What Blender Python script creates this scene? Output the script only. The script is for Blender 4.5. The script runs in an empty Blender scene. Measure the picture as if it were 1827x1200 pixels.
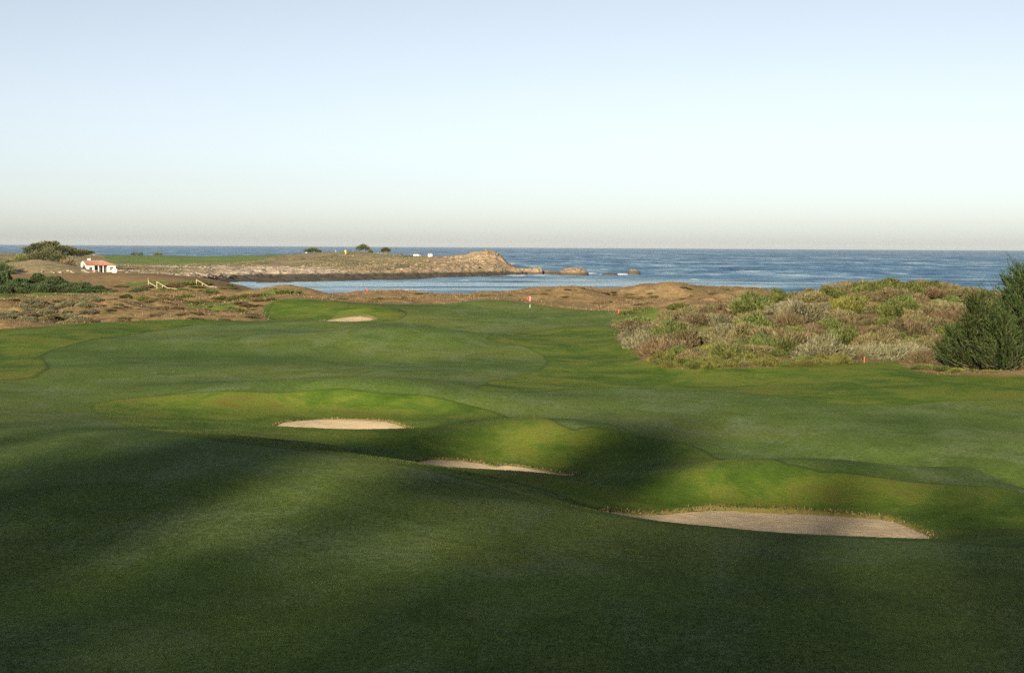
import bpy, math, random
import numpy as np
from mathutils import Vector, Matrix

random.seed(7)
RNG = np.random.default_rng(7)
S = bpy.context.scene
COL = S.collection
rad = math.radians

# ------------------------------------------------------------------ camera
PW, PH, F = 1827.0, 1200.0, 2537.0            # photograph size, focal length in photo pixels
CAMZ = 16.0
cam_d = bpy.data.cameras.new('camera')
cam = bpy.data.objects.new('camera', cam_d)
COL.objects.link(cam)
cam_d.sensor_width = 36.0
cam_d.lens = 36.0 * F / PW
cam_d.clip_start = 0.3
cam_d.clip_end = 120000.0
ROT = Matrix.Rotation(rad(90 - 3.615), 4, 'X') @ Matrix.Rotation(rad(0.329), 4, 'Z')
cam.matrix_world = Matrix.Translation((0, 0, CAMZ)) @ ROT
S.camera = cam

# ------------------------------------------------------------------ light
SUN_AZ, SUN_EL = 15.0, 13.0                   # degrees left of straight behind, height
world = bpy.data.worlds.new('World')
S.world = world
world.use_nodes = True
wn = world.node_tree.nodes
wl = world.node_tree.links
sky = wn.new('ShaderNodeTexSky')
sky.sky_type = 'NISHITA'
sky.sun_disc = False
sky.sun_elevation = rad(SUN_EL)
sky.sun_rotation = rad(180 + SUN_AZ)
sky.altitude = 0.0
sky.air_density = 0.62
sky.dust_density = 0.82
sky.ozone_density = 0.9
bg = wn['Background']
bg.inputs['Strength'].default_value = 0.05
hsv = wn.new('ShaderNodeHueSaturation')        # pale marine air: the whole sky a little less saturated
hsv.inputs["Saturation"].default_value = 0.52
wl.new(sky.outputs['Color'], hsv.inputs['Color'])
tint = wn.new('ShaderNodeMix'); tint.data_type = 'RGBA'; tint.blend_type = 'MULTIPLY'
tint.inputs[0].default_value = 1.0
tint.inputs[7].default_value = (1.02, 1.01, 0.99, 1.0)
wl.new(hsv.outputs['Color'], tint.inputs[6])
wl.new(tint.outputs[2], bg.inputs['Color'])
sun_d = bpy.data.lights.new('sun', 'SUN')
sun = bpy.data.objects.new('sun', sun_d)
COL.objects.link(sun)
sun_d.energy = 5.0
sun_d.angle = rad(1.3)
sun_d.color = (1.0, 0.84, 0.62)
LD = Vector((math.sin(rad(SUN_AZ)) * math.cos(rad(SUN_EL)),
             math.cos(rad(SUN_AZ)) * math.cos(rad(SUN_EL)), -math.sin(rad(SUN_EL))))
sun.rotation_euler = LD.to_track_quat('-Z', 'Y').to_euler()
sun.location = (-60, -90, 80)
S.view_settings.view_transform = 'Standard'
S.view_settings.look = 'None'
S.view_settings.gamma = 1.0
S.view_settings.use_curve_mapping = False
S.view_settings.exposure = 1.6
S.cycles.use_denoising = False
S.cycles.max_bounces = 6
S.cycles.transparent_max_bounces = 8

# ------------------------------------------------------------------ helpers
CAMR = np.array(ROT.to_3x3())

def ray(px, py):
    d = CAMR @ np.array([(px - PW / 2) / F, -(py - PH / 2) / F, -1.0])
    return d / d[1]

def P(px, py, D):
    d = ray(px, py)
    return np.array([d[0] * D, D, CAMZ + d[2] * D])

def proj(p):
    """world point -> photo pixel (used only to seed positions)"""
    c = CAMR.T @ (np.asarray(p) - np.array([0, 0, CAMZ]))
    return PW / 2 + F * c[0] / -c[2], PH / 2 - F * c[1] / -c[2]

def hash2(ix, iy, seed):
    h = (ix.astype(np.int64) * 374761393 + iy.astype(np.int64) * 668265263 + seed * 1442695041) & 0xFFFFFFFF
    h = ((h ^ (h >> 13)) * 1274126177) & 0xFFFFFFFF
    return ((h ^ (h >> 16)) & 0xFFFFFF) / float(0xFFFFFF)

def vnoise(x, y, seed=0):
    ix, iy = np.floor(x), np.floor(y)
    fx, fy = x - ix, y - iy
    ux, uy = fx * fx * fx * (fx * (fx * 6 - 15) + 10), fy * fy * fy * (fy * (fy * 6 - 15) + 10)
    a, b = hash2(ix, iy, seed), hash2(ix + 1, iy, seed)
    c, d = hash2(ix, iy + 1, seed), hash2(ix + 1, iy + 1, seed)
    return (a + (b - a) * ux) * (1 - uy) + (c + (d - c) * ux) * uy

def fbm(x, y, seed=0, octv=4, gain=0.5):
    s, a, t = 0.0, 1.0, 0.0
    for i in range(octv):
        s = s + a * (vnoise(x, y, seed + i * 17) - 0.5)
        t += a
        a *= gain
        x, y = x * 2.03 + 5.1, y * 2.03 + 9.7
    return s / t * 2

def ridged(x, y, seed=0, octv=4):
    s, a, t = 0.0, 1.0, 0.0
    for i in range(octv):
        s = s + a * (1 - np.abs(2 * vnoise(x, y, seed + i * 13) - 1))
        t += a
        a *= 0.55
        x, y = x * 2.1 + 3.3, y * 2.1 + 1.7
    return s / t

def sstep(a, b, x):
    t = np.clip((x - a) / (b - a), 0, 1)
    return t * t * (3 - 2 * t)

def smooth_poly(pts, n=4):
    """closed Catmull-Rom through the points"""
    pts = np.asarray(pts, float)
    m = len(pts)
    out = []
    for i in range(m):
        p0, p1, p2, p3 = pts[i - 1], pts[i], pts[(i + 1) % m], pts[(i + 2) % m]
        for k in range(n):
            t = k / n
            out.append(0.5 * (2 * p1 + (p2 - p0) * t + (2 * p0 - 5 * p1 + 4 * p2 - p3) * t * t
                              + (3 * p1 - p0 - 3 * p2 + p3) * t ** 3))
    return np.array(out)

def sdpoly(x, y, poly, cull=4.0):
    """signed distance to polygon, positive inside"""
    x, y = np.asarray(x, float), np.asarray(y, float)
    poly = np.asarray(poly)
    if cull is not None and x.size > 2000:
        lo, hi = poly.min(0), poly.max(0)
        bd = np.hypot(np.maximum(np.maximum(lo[0] - x, x - hi[0]), 0), np.maximum(np.maximum(lo[1] - y, y - hi[1]), 0))
        near = bd < cull
        out = -np.maximum(bd, cull)
        out[near] = sdpoly(x[near], y[near], poly, None)
        return out
    d = np.full(x.shape, 1e18)
    inside = np.zeros(x.shape, bool)
    n = len(poly)
    for i in range(n):
        ax, ay = poly[i]
        bx, by = poly[(i + 1) % n]
        ex, ey = bx - ax, by - ay
        wx, wy = x - ax, y - ay
        t = np.clip((wx * ex + wy * ey) / (ex * ex + ey * ey + 1e-12), 0, 1)
        d = np.minimum(d, (wx - ex * t) ** 2 + (wy - ey * t) ** 2)
        if ay != by:
            c = ((ay > y) != (by > y)) & (x < (bx - ax) * (y - ay) / (by - ay) + ax)
            inside ^= c
    d = np.sqrt(d)
    return np.where(inside, d, -d)

def grid_mesh(name, X, Y, Z, smooth=True):
    r, c = X.shape
    me = bpy.data.meshes.new(name)
    co = np.stack([X, Y, Z], -1).reshape(-1, 3).astype(np.float32)
    idx = np.arange(r * c).reshape(r, c)
    q = np.stack([idx[:-1, :-1], idx[:-1, 1:], idx[1:, 1:], idx[1:, :-1]], -1).reshape(-1, 4)
    raw_mesh(me, co, q, smooth)
    return me

def raw_mesh(me, co, faces, smooth=False):
    k = faces.shape[1]
    n = len(faces)
    me.vertices.add(len(co))
    me.vertices.foreach_set('co', np.ascontiguousarray(co, np.float32).ravel())
    me.loops.add(n * k)
    me.loops.foreach_set('vertex_index', np.ascontiguousarray(faces, np.int32).ravel())
    me.polygons.add(n)
    me.polygons.foreach_set('loop_start', np.arange(0, n * k, k, dtype=np.int32))
    me.polygons.foreach_set('loop_total', np.full(n, k, np.int32))
    me.polygons.foreach_set('use_smooth', np.full(n, smooth, bool))
    me.update(calc_edges=True)
    return me

def attr(me, name, val):
    a = me.attributes.new(name, 'FLOAT', 'POINT')
    a.data.foreach_set('value', np.ascontiguousarray(val, np.float32).ravel())

def link(name, me, mat=None, parent=None, loc=None, label=None, cat=None, group=None, kind=None):
    o = bpy.data.objects.new(name, me)
    COL.objects.link(o)
    if mat is not None and me is not None and len(me.materials) == 0:
        me.materials.append(mat)
    if parent is not None:
        o.parent = parent
    if loc is not None:
        o.location = loc
    for k, v in (('label', label), ('category', cat), ('group', group), ('kind', kind)):
        if v:
            o[k] = v
    return o

# ---- node material helper
class NT:
    def __init__(self, name):
        self.m = bpy.data.materials.new(name)
        self.m.use_nodes = True
        self.t = self.m.node_tree
        self.b = self.t.nodes['Principled BSDF']
        self.out = self.t.nodes['Material Output']
    def n(self, typ, **kw):
        nd = self.t.nodes.new(typ)
        ins = kw.pop('ins', {})
        for k, v in kw.items():
            setattr(nd, k, v)
        for k, v in ins.items():
            self.set(nd.inputs[k], v)
        return nd
    def set(self, sock, v):
        if hasattr(v, 'is_output') or isinstance(v, bpy.types.NodeSocket):
            self.t.links.new(v, sock)
        else:
            sock.default_value = v
    def coord(self, kind='Object'):
        return self.n('ShaderNodeTexCoord').outputs[kind]
    def mapping(self, vec, scale=(1, 1, 1), rot=(0, 0, 0)):
        nd = self.n('ShaderNodeMapping')
        self.set(nd.inputs['Vector'], vec)
        nd.inputs['Scale'].default_value = scale
        nd.inputs['Rotation'].default_value = rot
        return nd.outputs[0]
    def noise(self, vec, scale, detail=4, rough=0.55, dist=0.0):
        nd = self.n('ShaderNodeTexNoise')
        self.set(nd.inputs['Vector'], vec)
        nd.inputs['Scale'].default_value = scale
        nd.inputs['Detail'].default_value = detail
        nd.inputs['Roughness'].default_value = rough
        nd.inputs['Distortion'].default_value = dist
        return nd.outputs[0]
    def ramp(self, fac, stops, interp='LINEAR'):
        nd = self.n('ShaderNodeValToRGB')
        nd.color_ramp.interpolation = interp
        el = nd.color_ramp.elements
        while len(el) < len(stops):
            el.new(0.5)
        for e, (p, c) in zip(el, stops):
            e.position = p
            e.color = (c, c, c, 1) if not hasattr(c, '__len__') else (*c, 1)
        self.set(nd.inputs[0], fac)
        return nd.outputs[0]
    def step(self, v, a, b):
        nd = self.n('ShaderNodeMapRange', interpolation_type='SMOOTHSTEP')
        self.set(nd.inputs[0], v)
        nd.inputs[1].default_value = a
        nd.inputs[2].default_value = b
        return nd.outputs[0]
    def mix(self, fac, a, b, mode='MIX'):
        nd = self.n('ShaderNodeMix', data_type='RGBA', blend_type=mode)
        self.set(nd.inputs[0], fac)
        for s, v in ((nd.inputs[6], a), (nd.inputs[7], b)):
            self.set(s, (*v, 1) if isinstance(v, tuple) and len(v) == 3 else v)
        return nd.outputs[2]
    def math(self, op, a, b=0.0):
        nd = self.n('ShaderNodeMath', operation=op)
        self.set(nd.inputs[0], a)
        self.set(nd.inputs[1], b)
        return nd.outputs[0]
    def attr(self, name):
        return self.n('ShaderNodeAttribute', attribute_name=name).outputs['Fac']
    def bump(self, h, strength=0.5, dist=0.1, normal=None):
        nd = self.n('ShaderNodeBump')
        nd.inputs['Strength'].default_value = strength
        nd.inputs['Distance'].default_value = dist
        self.set(nd.inputs['Height'], h)
        if normal is not None:
            self.set(nd.inputs['Normal'], normal)
        return nd.outputs[0]
    def done(self, col=None, rough=None, normal=None, spec=None):
        if col is not None:
            self.set(self.b.inputs['Base Color'], (*col, 1) if isinstance(col, tuple) else col)
        if rough is not None:
            self.set(self.b.inputs['Roughness'], rough)
        if normal is not None:
            self.set(self.b.inputs['Normal'], normal)
        if spec is not None:
            self.set(self.b.inputs['Specular IOR Level'], spec)
        return self.m

# ------------------------------------------------------------------ terrain heights
# (photo x, photo y, distance in metres): a point of the ground on that sight line
CTRL = []
def cp(*pts):
    for a in pts:
        CTRL.append(P(*a))
def cz(*pts):                                  # (photo x, distance, height)
    for px, D, z in pts:
        q = P(px, 500, D)
        CTRL.append(np.array([q[0], D, z]))
def ca(*pts):                                  # absolute
    for a in pts:
        CTRL.append(np.array(a, float))
# near hill under and in front of the viewpoint
ca((-60, 0, 14.2), (-25, 0, 14.3), (0, 0, 14.3), (25, 0, 14.3), (60, 0, 14.0), (-130, 0, 13.2), (130, 0, 12.5))
ca((-14, 12, 11.0), (0, 12, 11.2), (14, 12, 10.9), (-40, 18, 9.6), (40, 18, 9.4), (-90, 20, 9.5), (90, 20, 9.0))
cp((0, 1200, 24.5), (450, 1200, 24.3), (900, 1200, 24.3), (1400, 1200, 24.3), (1827, 1200, 24.3))
cp((900, 1050, 31.8), (300, 1050, 31.8), (1500, 1050, 32), (0, 1000, 34.8), (1827, 1060, 31.8))
cp((0, 870, 46.5), (300, 870, 44.5), (600, 900, 41.2), (500, 950, 37.6), (900, 960, 37.5), (1250, 1000, 35.8))
# edge of the near hill
cp((0, 770, 61), (110, 768, 61.5), (230, 768, 61.5), (430, 790, 56), (580, 808, 52.5), (730, 829, 50), (900, 868, 46.5),
   (1080, 913, 43.2), (1290, 938, 42.4), (1500, 953, 41.6), (1680, 962, 41.2), (1827, 967, 41))
cz((-350, 50, 7.6), (-350, 66, 7.3), (2250, 45, 6.9), (2250, 33, 7.7), (-350, 33, 8.1))
# first bunker (right), its floor, far lip, bank
cz((1100, 50.5, 6.25), (1250, 50.2, 5.7), (1400, 49.8, 5.5), (1550, 49.3, 5.45), (1660, 48.9, 5.6), (1750, 48.5, 6.3))
cp((1250, 932, 53.4), (1400, 938, 52.8), (1560, 944, 52.0), (1640, 955, 50.8))
cp((1120, 912, 55.0), (1250, 911, 55.2), (1380, 913, 55.0), (1500, 917, 54.4), (1600, 926, 53.4), (1690, 948, 51.5), (1827, 950, 51.2))
cp((1100, 880, 57.0), (1250, 870, 57.6), (1450, 872, 57.2), (1650, 895, 55.8), (1827, 915, 54))
cp((1060, 868, 56), (950, 864, 54), (1000, 885, 51))
cp((730, 827.5, 58), (880, 840, 60), (1020, 848, 61), (1150, 844, 61.3), (1270, 836, 59.4), (1380, 838, 59.2), (1500, 845, 58.7),
   (1650, 860, 59), (1827, 880, 57.5))
# dip behind, second bunker
cz((760, 63, 5.7), (850, 64, 5.35), (950, 64.5, 5.35), (1030, 65, 5.6), (1150, 66, 5.75), (1300, 66, 5.9), (1500, 66, 5.95), (1750, 65, 5.95))
cp((780, 821, 68.2), (850, 824, 68.4), (920, 832, 68), (1000, 843, 67), (700, 815, 66.5))
cp((640, 800, 69), (800, 790, 71.5), (960, 790, 72), (1100, 800, 71.5))
cp((800, 764, 75.5), (880, 757, 75.3), (960, 754, 75), (1050, 758, 75), (1150, 776, 75.5), (1250, 799, 73.3), (1400, 826, 70.5),
   (1600, 856, 67.5), (1827, 880, 65.5))
# third bunker
cp((300, 752, 75), (430, 757, 74.5), (560, 763, 74.4), (660, 765, 74.4), (740, 764.5, 74.8))
cz((500, 80, 5.4), (600, 80.5, 5.2), (700, 80.5, 5.35), (790, 82, 5.8), (900, 84, 5.75), (1000, 86, 5.7))
cp((510, 755, 82.8), (600, 749, 84.5), (690, 753, 83.5), (430, 745, 84), (760, 748, 85))
cp((500, 722, 89.5), (650, 720, 90), (300, 725, 88), (800, 735, 88))
cp((200, 712, 90), (400, 697, 91.5), (620, 691, 92), (760, 703, 91), (880, 728, 88.5))
cp((500, 788, 63), (600, 796, 62), (400, 774, 66), (300, 764, 70))
# fairway beyond
cp((0, 720, 84), (0, 690, 100), (150, 700, 96.5), (0, 640, 127), (200, 660, 115), (300, 640, 127), (500, 660, 115), (500, 682, 105))
cp((500, 630, 133), (700, 660, 115), (740, 640, 130), (850, 640, 129), (900, 690, 103), (1000, 660, 117.5), (1000, 700, 98.5), (1000, 620, 142))
cp((300, 605, 152), (400, 600, 160), (500, 580, 182), (590, 597, 159), (740, 587, 150), (665, 591, 152), (825, 594, 149), (905, 612, 143))
cz((740, 172, 5.6), (620, 180, 5.8), (860, 172, 5.7), (740, 185, 5.75))
cp((740, 620, 137), (650, 625, 136), (860, 622, 138))
cp((900, 575, 190), (1000, 590, 173), (1050, 610, 152), (1090, 640, 128))
cp((1200, 670, 113), (1400, 672, 112), (1600, 665, 115), (1200, 700, 99), (1400, 700, 99), (1550, 721, 92), (1700, 711, 95.5), (1827, 711, 95),
   (1827, 690, 104), (1600, 735, 88), (1827, 760, 81), (1500, 760, 81), (1200, 740, 85.5), (1300, 780, 77.5), (1650, 800, 73), (1827, 830, 69))
# left edge of the fairway and the dunes behind it
cp((0, 591, 164), (130, 579, 175), (270, 570.5, 185), (360, 572, 186), (430, 574.5, 187))
cz((0, 178, 5.7), (130, 188, 5.9), (270, 197, 6.1), (-300, 170, 6.0), (-300, 130, 5.9), (-300, 100, 6.2))
cp((20, 562, 196), (90, 530, 222), (170, 535, 222), (250, 535, 228), (330, 542, 225), (400, 545, 226), (450, 541, 230), (470, 527, 248), (-200, 530, 222))
cz((90, 250, 6.2), (200, 255, 6.0), (330, 260, 5.8), (420, 275, 5.9), (-200, 260, 6.2))
cp((20, 528, 300), (100, 526, 300), (180, 526, 305), (300, 522, 335), (350, 516, 340), (400, 528, 338), (440, 530, 340), (440, 526, 300))
cp((270, 504, 430), (200, 505, 425), (100, 499, 430), (0, 497, 430), (-200, 497, 430))
# green complex
cp((570, 575, 190), (620, 578, 188.5), (670, 572, 192), (620, 565, 197), (650, 549, 203), (720, 556, 204), (560, 558, 204), (500, 533, 222),
   (480, 560, 205), (560, 533, 223), (640, 541, 222), (750, 541, 229), (800, 560, 205), (850, 545, 222), (900, 534.5, 235), (945, 557, 214),
   (1000, 560, 208), (1060, 551, 226), (1080, 570, 200))
# brown dunes behind the green
cp((520, 513, 256), (590, 531, 260), (690, 515, 262), (745, 523, 262), (800, 532, 262), (870, 527, 262), (940, 524, 263), (1020, 509, 265), (1100, 531, 265),
   (1195, 508, 270), (1290, 528, 270), (1335, 515, 276), (1400, 527, 278), (1010, 540, 248), (1120, 545, 236))
cz((520, 300, 3.5), (700, 300, 3.8), (900, 300, 3.8), (1100, 302, 3.8), (1300, 306, 4.0), (1500, 300, 4.2), (1700, 290, 4.5), (2000, 280, 4.5))
for px in (520, 700, 900, 1100, 1300, 1500, 1800, 2300):
    cz((px, 335, -1.5), (px, 400, -4), (px, 500, -5))
# scrub dune on the right
cp((1200, 600, 150), (1300, 563, 165), (1400, 548, 175), (1500, 532, 173), (1600, 519, 168), (1550, 524, 170), (1680, 538, 164), (1500, 585, 145), (1400, 605, 138),
   (1300, 632, 125), (1500, 635, 126), (1650, 605, 138), (1250, 531, 230), (1180, 560, 196), (1130, 590, 168), (1120, 570, 196), (1150, 625, 136))
cz((1560, 205, 8.0), (1700, 200, 7.8), (1430, 215, 7.6), (1827, 150, 8.6), (1827, 175, 8.4), (1950, 120, 6.6), (2300, 120, 7), (2300, 160, 9), (2300, 200, 8),
   (2300, 80, 6.3), (2300, 60, 6.4), (1827, 125, 6.6), (1760, 230, 7.0))
# shore and house bench
cp((210, 500, 540), (175, 487.5, 621), (120, 488, 612), (60, 464, 596), (20, 470, 592), (100, 470, 600), (60, 492, 560), (-200, 480, 600), (230, 492, 600), (290, 502, 565))
cz((440, 489, 0.0), (470, 470, -1.0), (430, 430, 1.0), (400, 470, 0.2), (400, 520, -1.8), (392, 600, -2.2), (430, 505, -1.6), (450, 530, -2.5), (390, 560, -2.0), (480, 400, 1.2), (450, 360, 3.6), (520, 370, -2.0), (500, 440, -2.5), (370, 560, 1.5), (395, 560, -0.8), (480, 560, -3.5))
# headland
def wl_D(px, py):
    return -CAMZ / ray(px, py)[2]
for px, py in ((378, 504), (400, 501.5), (450, 499.5), (520, 498.5), (600, 497.5), (700, 496), (800, 494), (870, 492.5), (905, 491.5)):
    D = wl_D(px, py)
    cz((px, D, 0.0), (px, D - 14, -2.2), (px, D - 60, -4.5))
    cz((px, D + 22, 2.2 if px < 640 else 3.0))
cz((250, 640, 3.2), (310, 660, 3.0), (150, 700, 5.5), (-200, 700, 6))
cp((300, 480, 700), (450, 484, 730), (600, 482, 780), (700, 476, 775), (760, 470, 790), (820, 472, 815), (860, 473, 830))
cp((250, 471, 850), (400, 470.5, 850), (550, 471, 850), (700, 467, 860), (780, 461, 850), (820, 464.5, 850))
cp((20, 452, 950), (250, 458, 1010), (400, 459, 1000), (480, 459, 990), (558, 457, 985), (650, 455.5, 985), (700, 457, 960), (760, 459, 900), (-250, 452, 950))
cp((845, 456, 855), (866, 451, 858), (880, 452, 855), (893, 462, 850), (903, 478, 846))
for px, D in ((-300, 1150), (0, 1150), (300, 1150), (600, 1110), (700, 1060), (780, 985), (850, 915), (905, 890), (930, 850)):
    cz((px, D, -2.0), (px, D + 80, -6))
cz((960, 840, -2.5), (1000, 780, -5), (1050, 900, -5), (1100, 700, -6), (800, 600, -6), (650, 560, -5), (1300, 650, -6), (1300, 1000, -8), (2000, 700, -8), (2000, 1100, -8))

CT = np.array(CTRL)
W0 = 60.0
def uv(x, y):
    w = np.maximum(y, -20) + W0
    return x / w, np.log(w)
def _tps(r2):
    return 0.5 * r2 * np.log(r2 + 1e-12)
cu, cv = uv(CT[:, 0], CT[:, 1])
_n = len(CT)
_K = _tps((cu[:, None] - cu[None]) ** 2 + (cv[:, None] - cv[None]) ** 2) + np.eye(_n) * 2e-6
_Pm = np.stack([np.ones(_n), cu, cv], 1)
_A = np.block([[_K, _Pm], [_Pm.T, np.zeros((3, 3))]])
_wt = np.linalg.solve(_A, np.concatenate([CT[:, 2], np.zeros(3)]))

def base_h(x, y):
    x, y = np.asarray(x, float), np.asarray(y, float)
    sh = x.shape
    x, y = x.ravel(), y.ravel()
    out = np.empty(x.shape)
    for i in range(0, len(x), 40000):
        u, v = uv(x[i:i + 40000], y[i:i + 40000])
        k = _tps((u[:, None] - cu[None]) ** 2 + (v[:, None] - cv[None]) ** 2)
        out[i:i + 40000] = k @ _wt[:_n] + _wt[_n] + _wt[_n + 1] * u + _wt[_n + 2] * v
    return np.maximum(out.reshape(sh), -8.0)

def hit(px, py, d0=15.0, d1=1300.0):
    """first ground point on a sight line"""
    D = np.exp(np.linspace(math.log(d0), math.log(d1), 900))
    r = ray(px, py)
    z = CAMZ + r[2] * D
    h = base_h(r[0] * D, D)
    below = np.nonzero(z < h)[0]
    i = below[0] if len(below) else len(D) - 1
    if i > 0:
        a, b = z[i - 1] - h[i - 1], z[i] - h[i]
        t = a / (a - b) if a != b else 0
        d = D[i - 1] + (D[i] - D[i - 1]) * min(max(t, 0), 1)
    else:
        d = D[0]
    return np.array([r[0] * d, d])

def ground_poly(pix, n=4):
    return smooth_poly([hit(*p) for p in pix], n)

def xz(px, D):
    return [P(px, 500, D)[0], D]

# ---- lawn outlines, bunkers
BUNK = [
    [xz(1085, 52.5), xz(1120, 54.6), xz(1200, 55.2), xz(1300, 55.2), xz(1400, 54.9), xz(1500, 54.3), xz(1590, 53.4), xz(1640, 52.0), xz(1668, 50.4),
     xz(1650, 48.6), xz(1560, 48.3), xz(1400, 48.7), xz(1250, 49.2), xz(1120, 50.2)],
    [xz(728, 65.0), xz(765, 68.0), xz(810, 68.5), xz(862, 68.3), xz(885, 67.85), xz(905, 68.2), xz(960, 67.8), xz(1012, 66.4), xz(1035, 64.6),
     xz(1000, 63.4), xz(900, 62.6), xz(800, 62.2), xz(745, 62.8)],
    [xz(478, 80.5), xz(505, 83.0), xz(560, 84.6), xz(620, 84.9), xz(680, 84.1), xz(722, 82.0), xz(728, 80.0), xz(690, 78.9), xz(600, 78.7), xz(510, 79.0)],
    [xz(571, 190.5), xz(590, 194.5), xz(620, 196.8), xz(655, 196.5), xz(671, 193.0), xz(650, 190.2), xz(615, 188.0), xz(585, 188.2)],
]
BUNK = [smooth_poly(b, 5) for b in BUNK]
R1 = ground_poly([(165, 722), (240, 709), (400, 698), (620, 693), (760, 706), (850, 728), (900, 745), (1000, 757), (1060, 762), (1150, 779), (1250, 802),
                  (1400, 829), (1600, 859), (1840, 884), (1840, 968), (1680, 964), (1500, 955), (1290, 940), (1080, 915), (900, 870), (730, 832), (580, 810),
                  (430, 792), (300, 777), (225, 762), (190, 745)], 3)
_fa = [(432, 576), (370, 580), (300, 588), (180, 606), (90, 626), (71, 638), (84, 650), (86, 664), (62, 678), (0, 683), (-60, 683)]
R2 = np.array([hit(*p) for p in _fa] + [xz(-300, 95), xz(-600, 130), xz(-600, 250), xz(440, 250)])
R3 = np.array([hit(*p) for p in [(868, 604), (930, 614), (968, 630), (978, 644), (964, 659), (920, 672), (872, 685), (852, 694), (868, 700), (930, 700), (1010, 693), (1130, 688), (1220, 690),
                                 (1320, 697), (1450, 716), (1530, 722.5), (1610, 722), (1700, 713), (1827, 713)]] + [xz(2300, 95), xz(2300, 140), xz(1600, 140), xz(1150, 150), xz(1070, 182)]
              + [hit(*p) for p in [(1000, 584), (900, 594)]])
R4 = ground_poly([(486, 572), (480, 552), (506, 535), (600, 539), (680, 546), (722, 557), (716, 570), (684, 576), (664, 561), (600, 560), (566, 576)], 3)
TURF = np.array([xz(-700, 175)] + [hit(*p) for p in [(0, 593), (130, 581), (270, 572.5), (360, 574), (430, 576), (488, 576), (478, 560), (481, 545), (510, 533.5), (560, 535),
                 (640, 541), (720, 543), (800, 542), (870, 536), (902, 536), (960, 545), (1020, 551), (1080, 555), (1093, 565), (1085, 580), (1090, 596),
                 (1108, 620), (1130, 643), (1180, 658), (1300, 662), (1450, 660), (1590, 650), (1612, 664), (1650, 672), (1827, 675)]]
                + [xz(2400, 108), [140, 60], [160, 20], [160, -300], [-200, -300], [-200, 20], [-220, 100]])

def bunker_sd(x, y):
    s = np.full(np.shape(x), -1e9)
    for b in BUNK:
        s = np.maximum(s, sdpoly(x, y, b))
    return s

def ground_h(x, y, detail=True):
    """height of the ground surface and its zone fields"""
    x, y = np.asarray(x, float), np.asarray(y, float)
    h = base_h(x, y)
    dune = -sdpoly(x, y, TURF)                  # > 0 outside the lawn
    rough = np.maximum(np.maximum(sdpoly(x, y, R1), sdpoly(x, y, R2)), np.maximum(sdpoly(x, y, R3), sdpoly(x, y, R4)))
    bs = bunker_sd(x, y)
    bs = bs + np.where(np.abs(bs) < 3, fbm(x / 0.55, y / 0.9, 71, 3) * 0.22, 0)
    far = sstep(480, 640, y)
    dn = sstep(0, 6, dune) * (1 - far) * (1 - 0.65 * sstep(285, 330, y))
    h = h + dn * (fbm(x / 10, y / 10, 3, 4) * (1.4 - 0.5 * sstep(225, 245, y)) + fbm(x / 1.7, y / 1.7, 11, 3) * 0.16)
    lawn = 1 - sstep(-1, 3, dune)
    h = h + lawn * (fbm(x / 14, y / 14, 5, 2) * 0.14 + fbm(x / 4.5, y / 4.5, 8, 2) * 0.035)
    h = h + lawn * sstep(88, 110, y) * sstep(200, 180, y) * (fbm(x / 17 + 3.3, y / 26, 91, 2) * 0.55)
    h = h + lawn * sstep(-0.12, 0.12, rough) * 0.04 + sstep(0, 0.5, dune) * 0.05 * (1 - far)
    h = h + sstep(-1.2, 0.0, bs) * 0.03 * (1 - sstep(0, 0.15, bs))
    h = h - sstep(-0.02, 0.22, bs) * 0.95
    return h, dune, rough, bs

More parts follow.
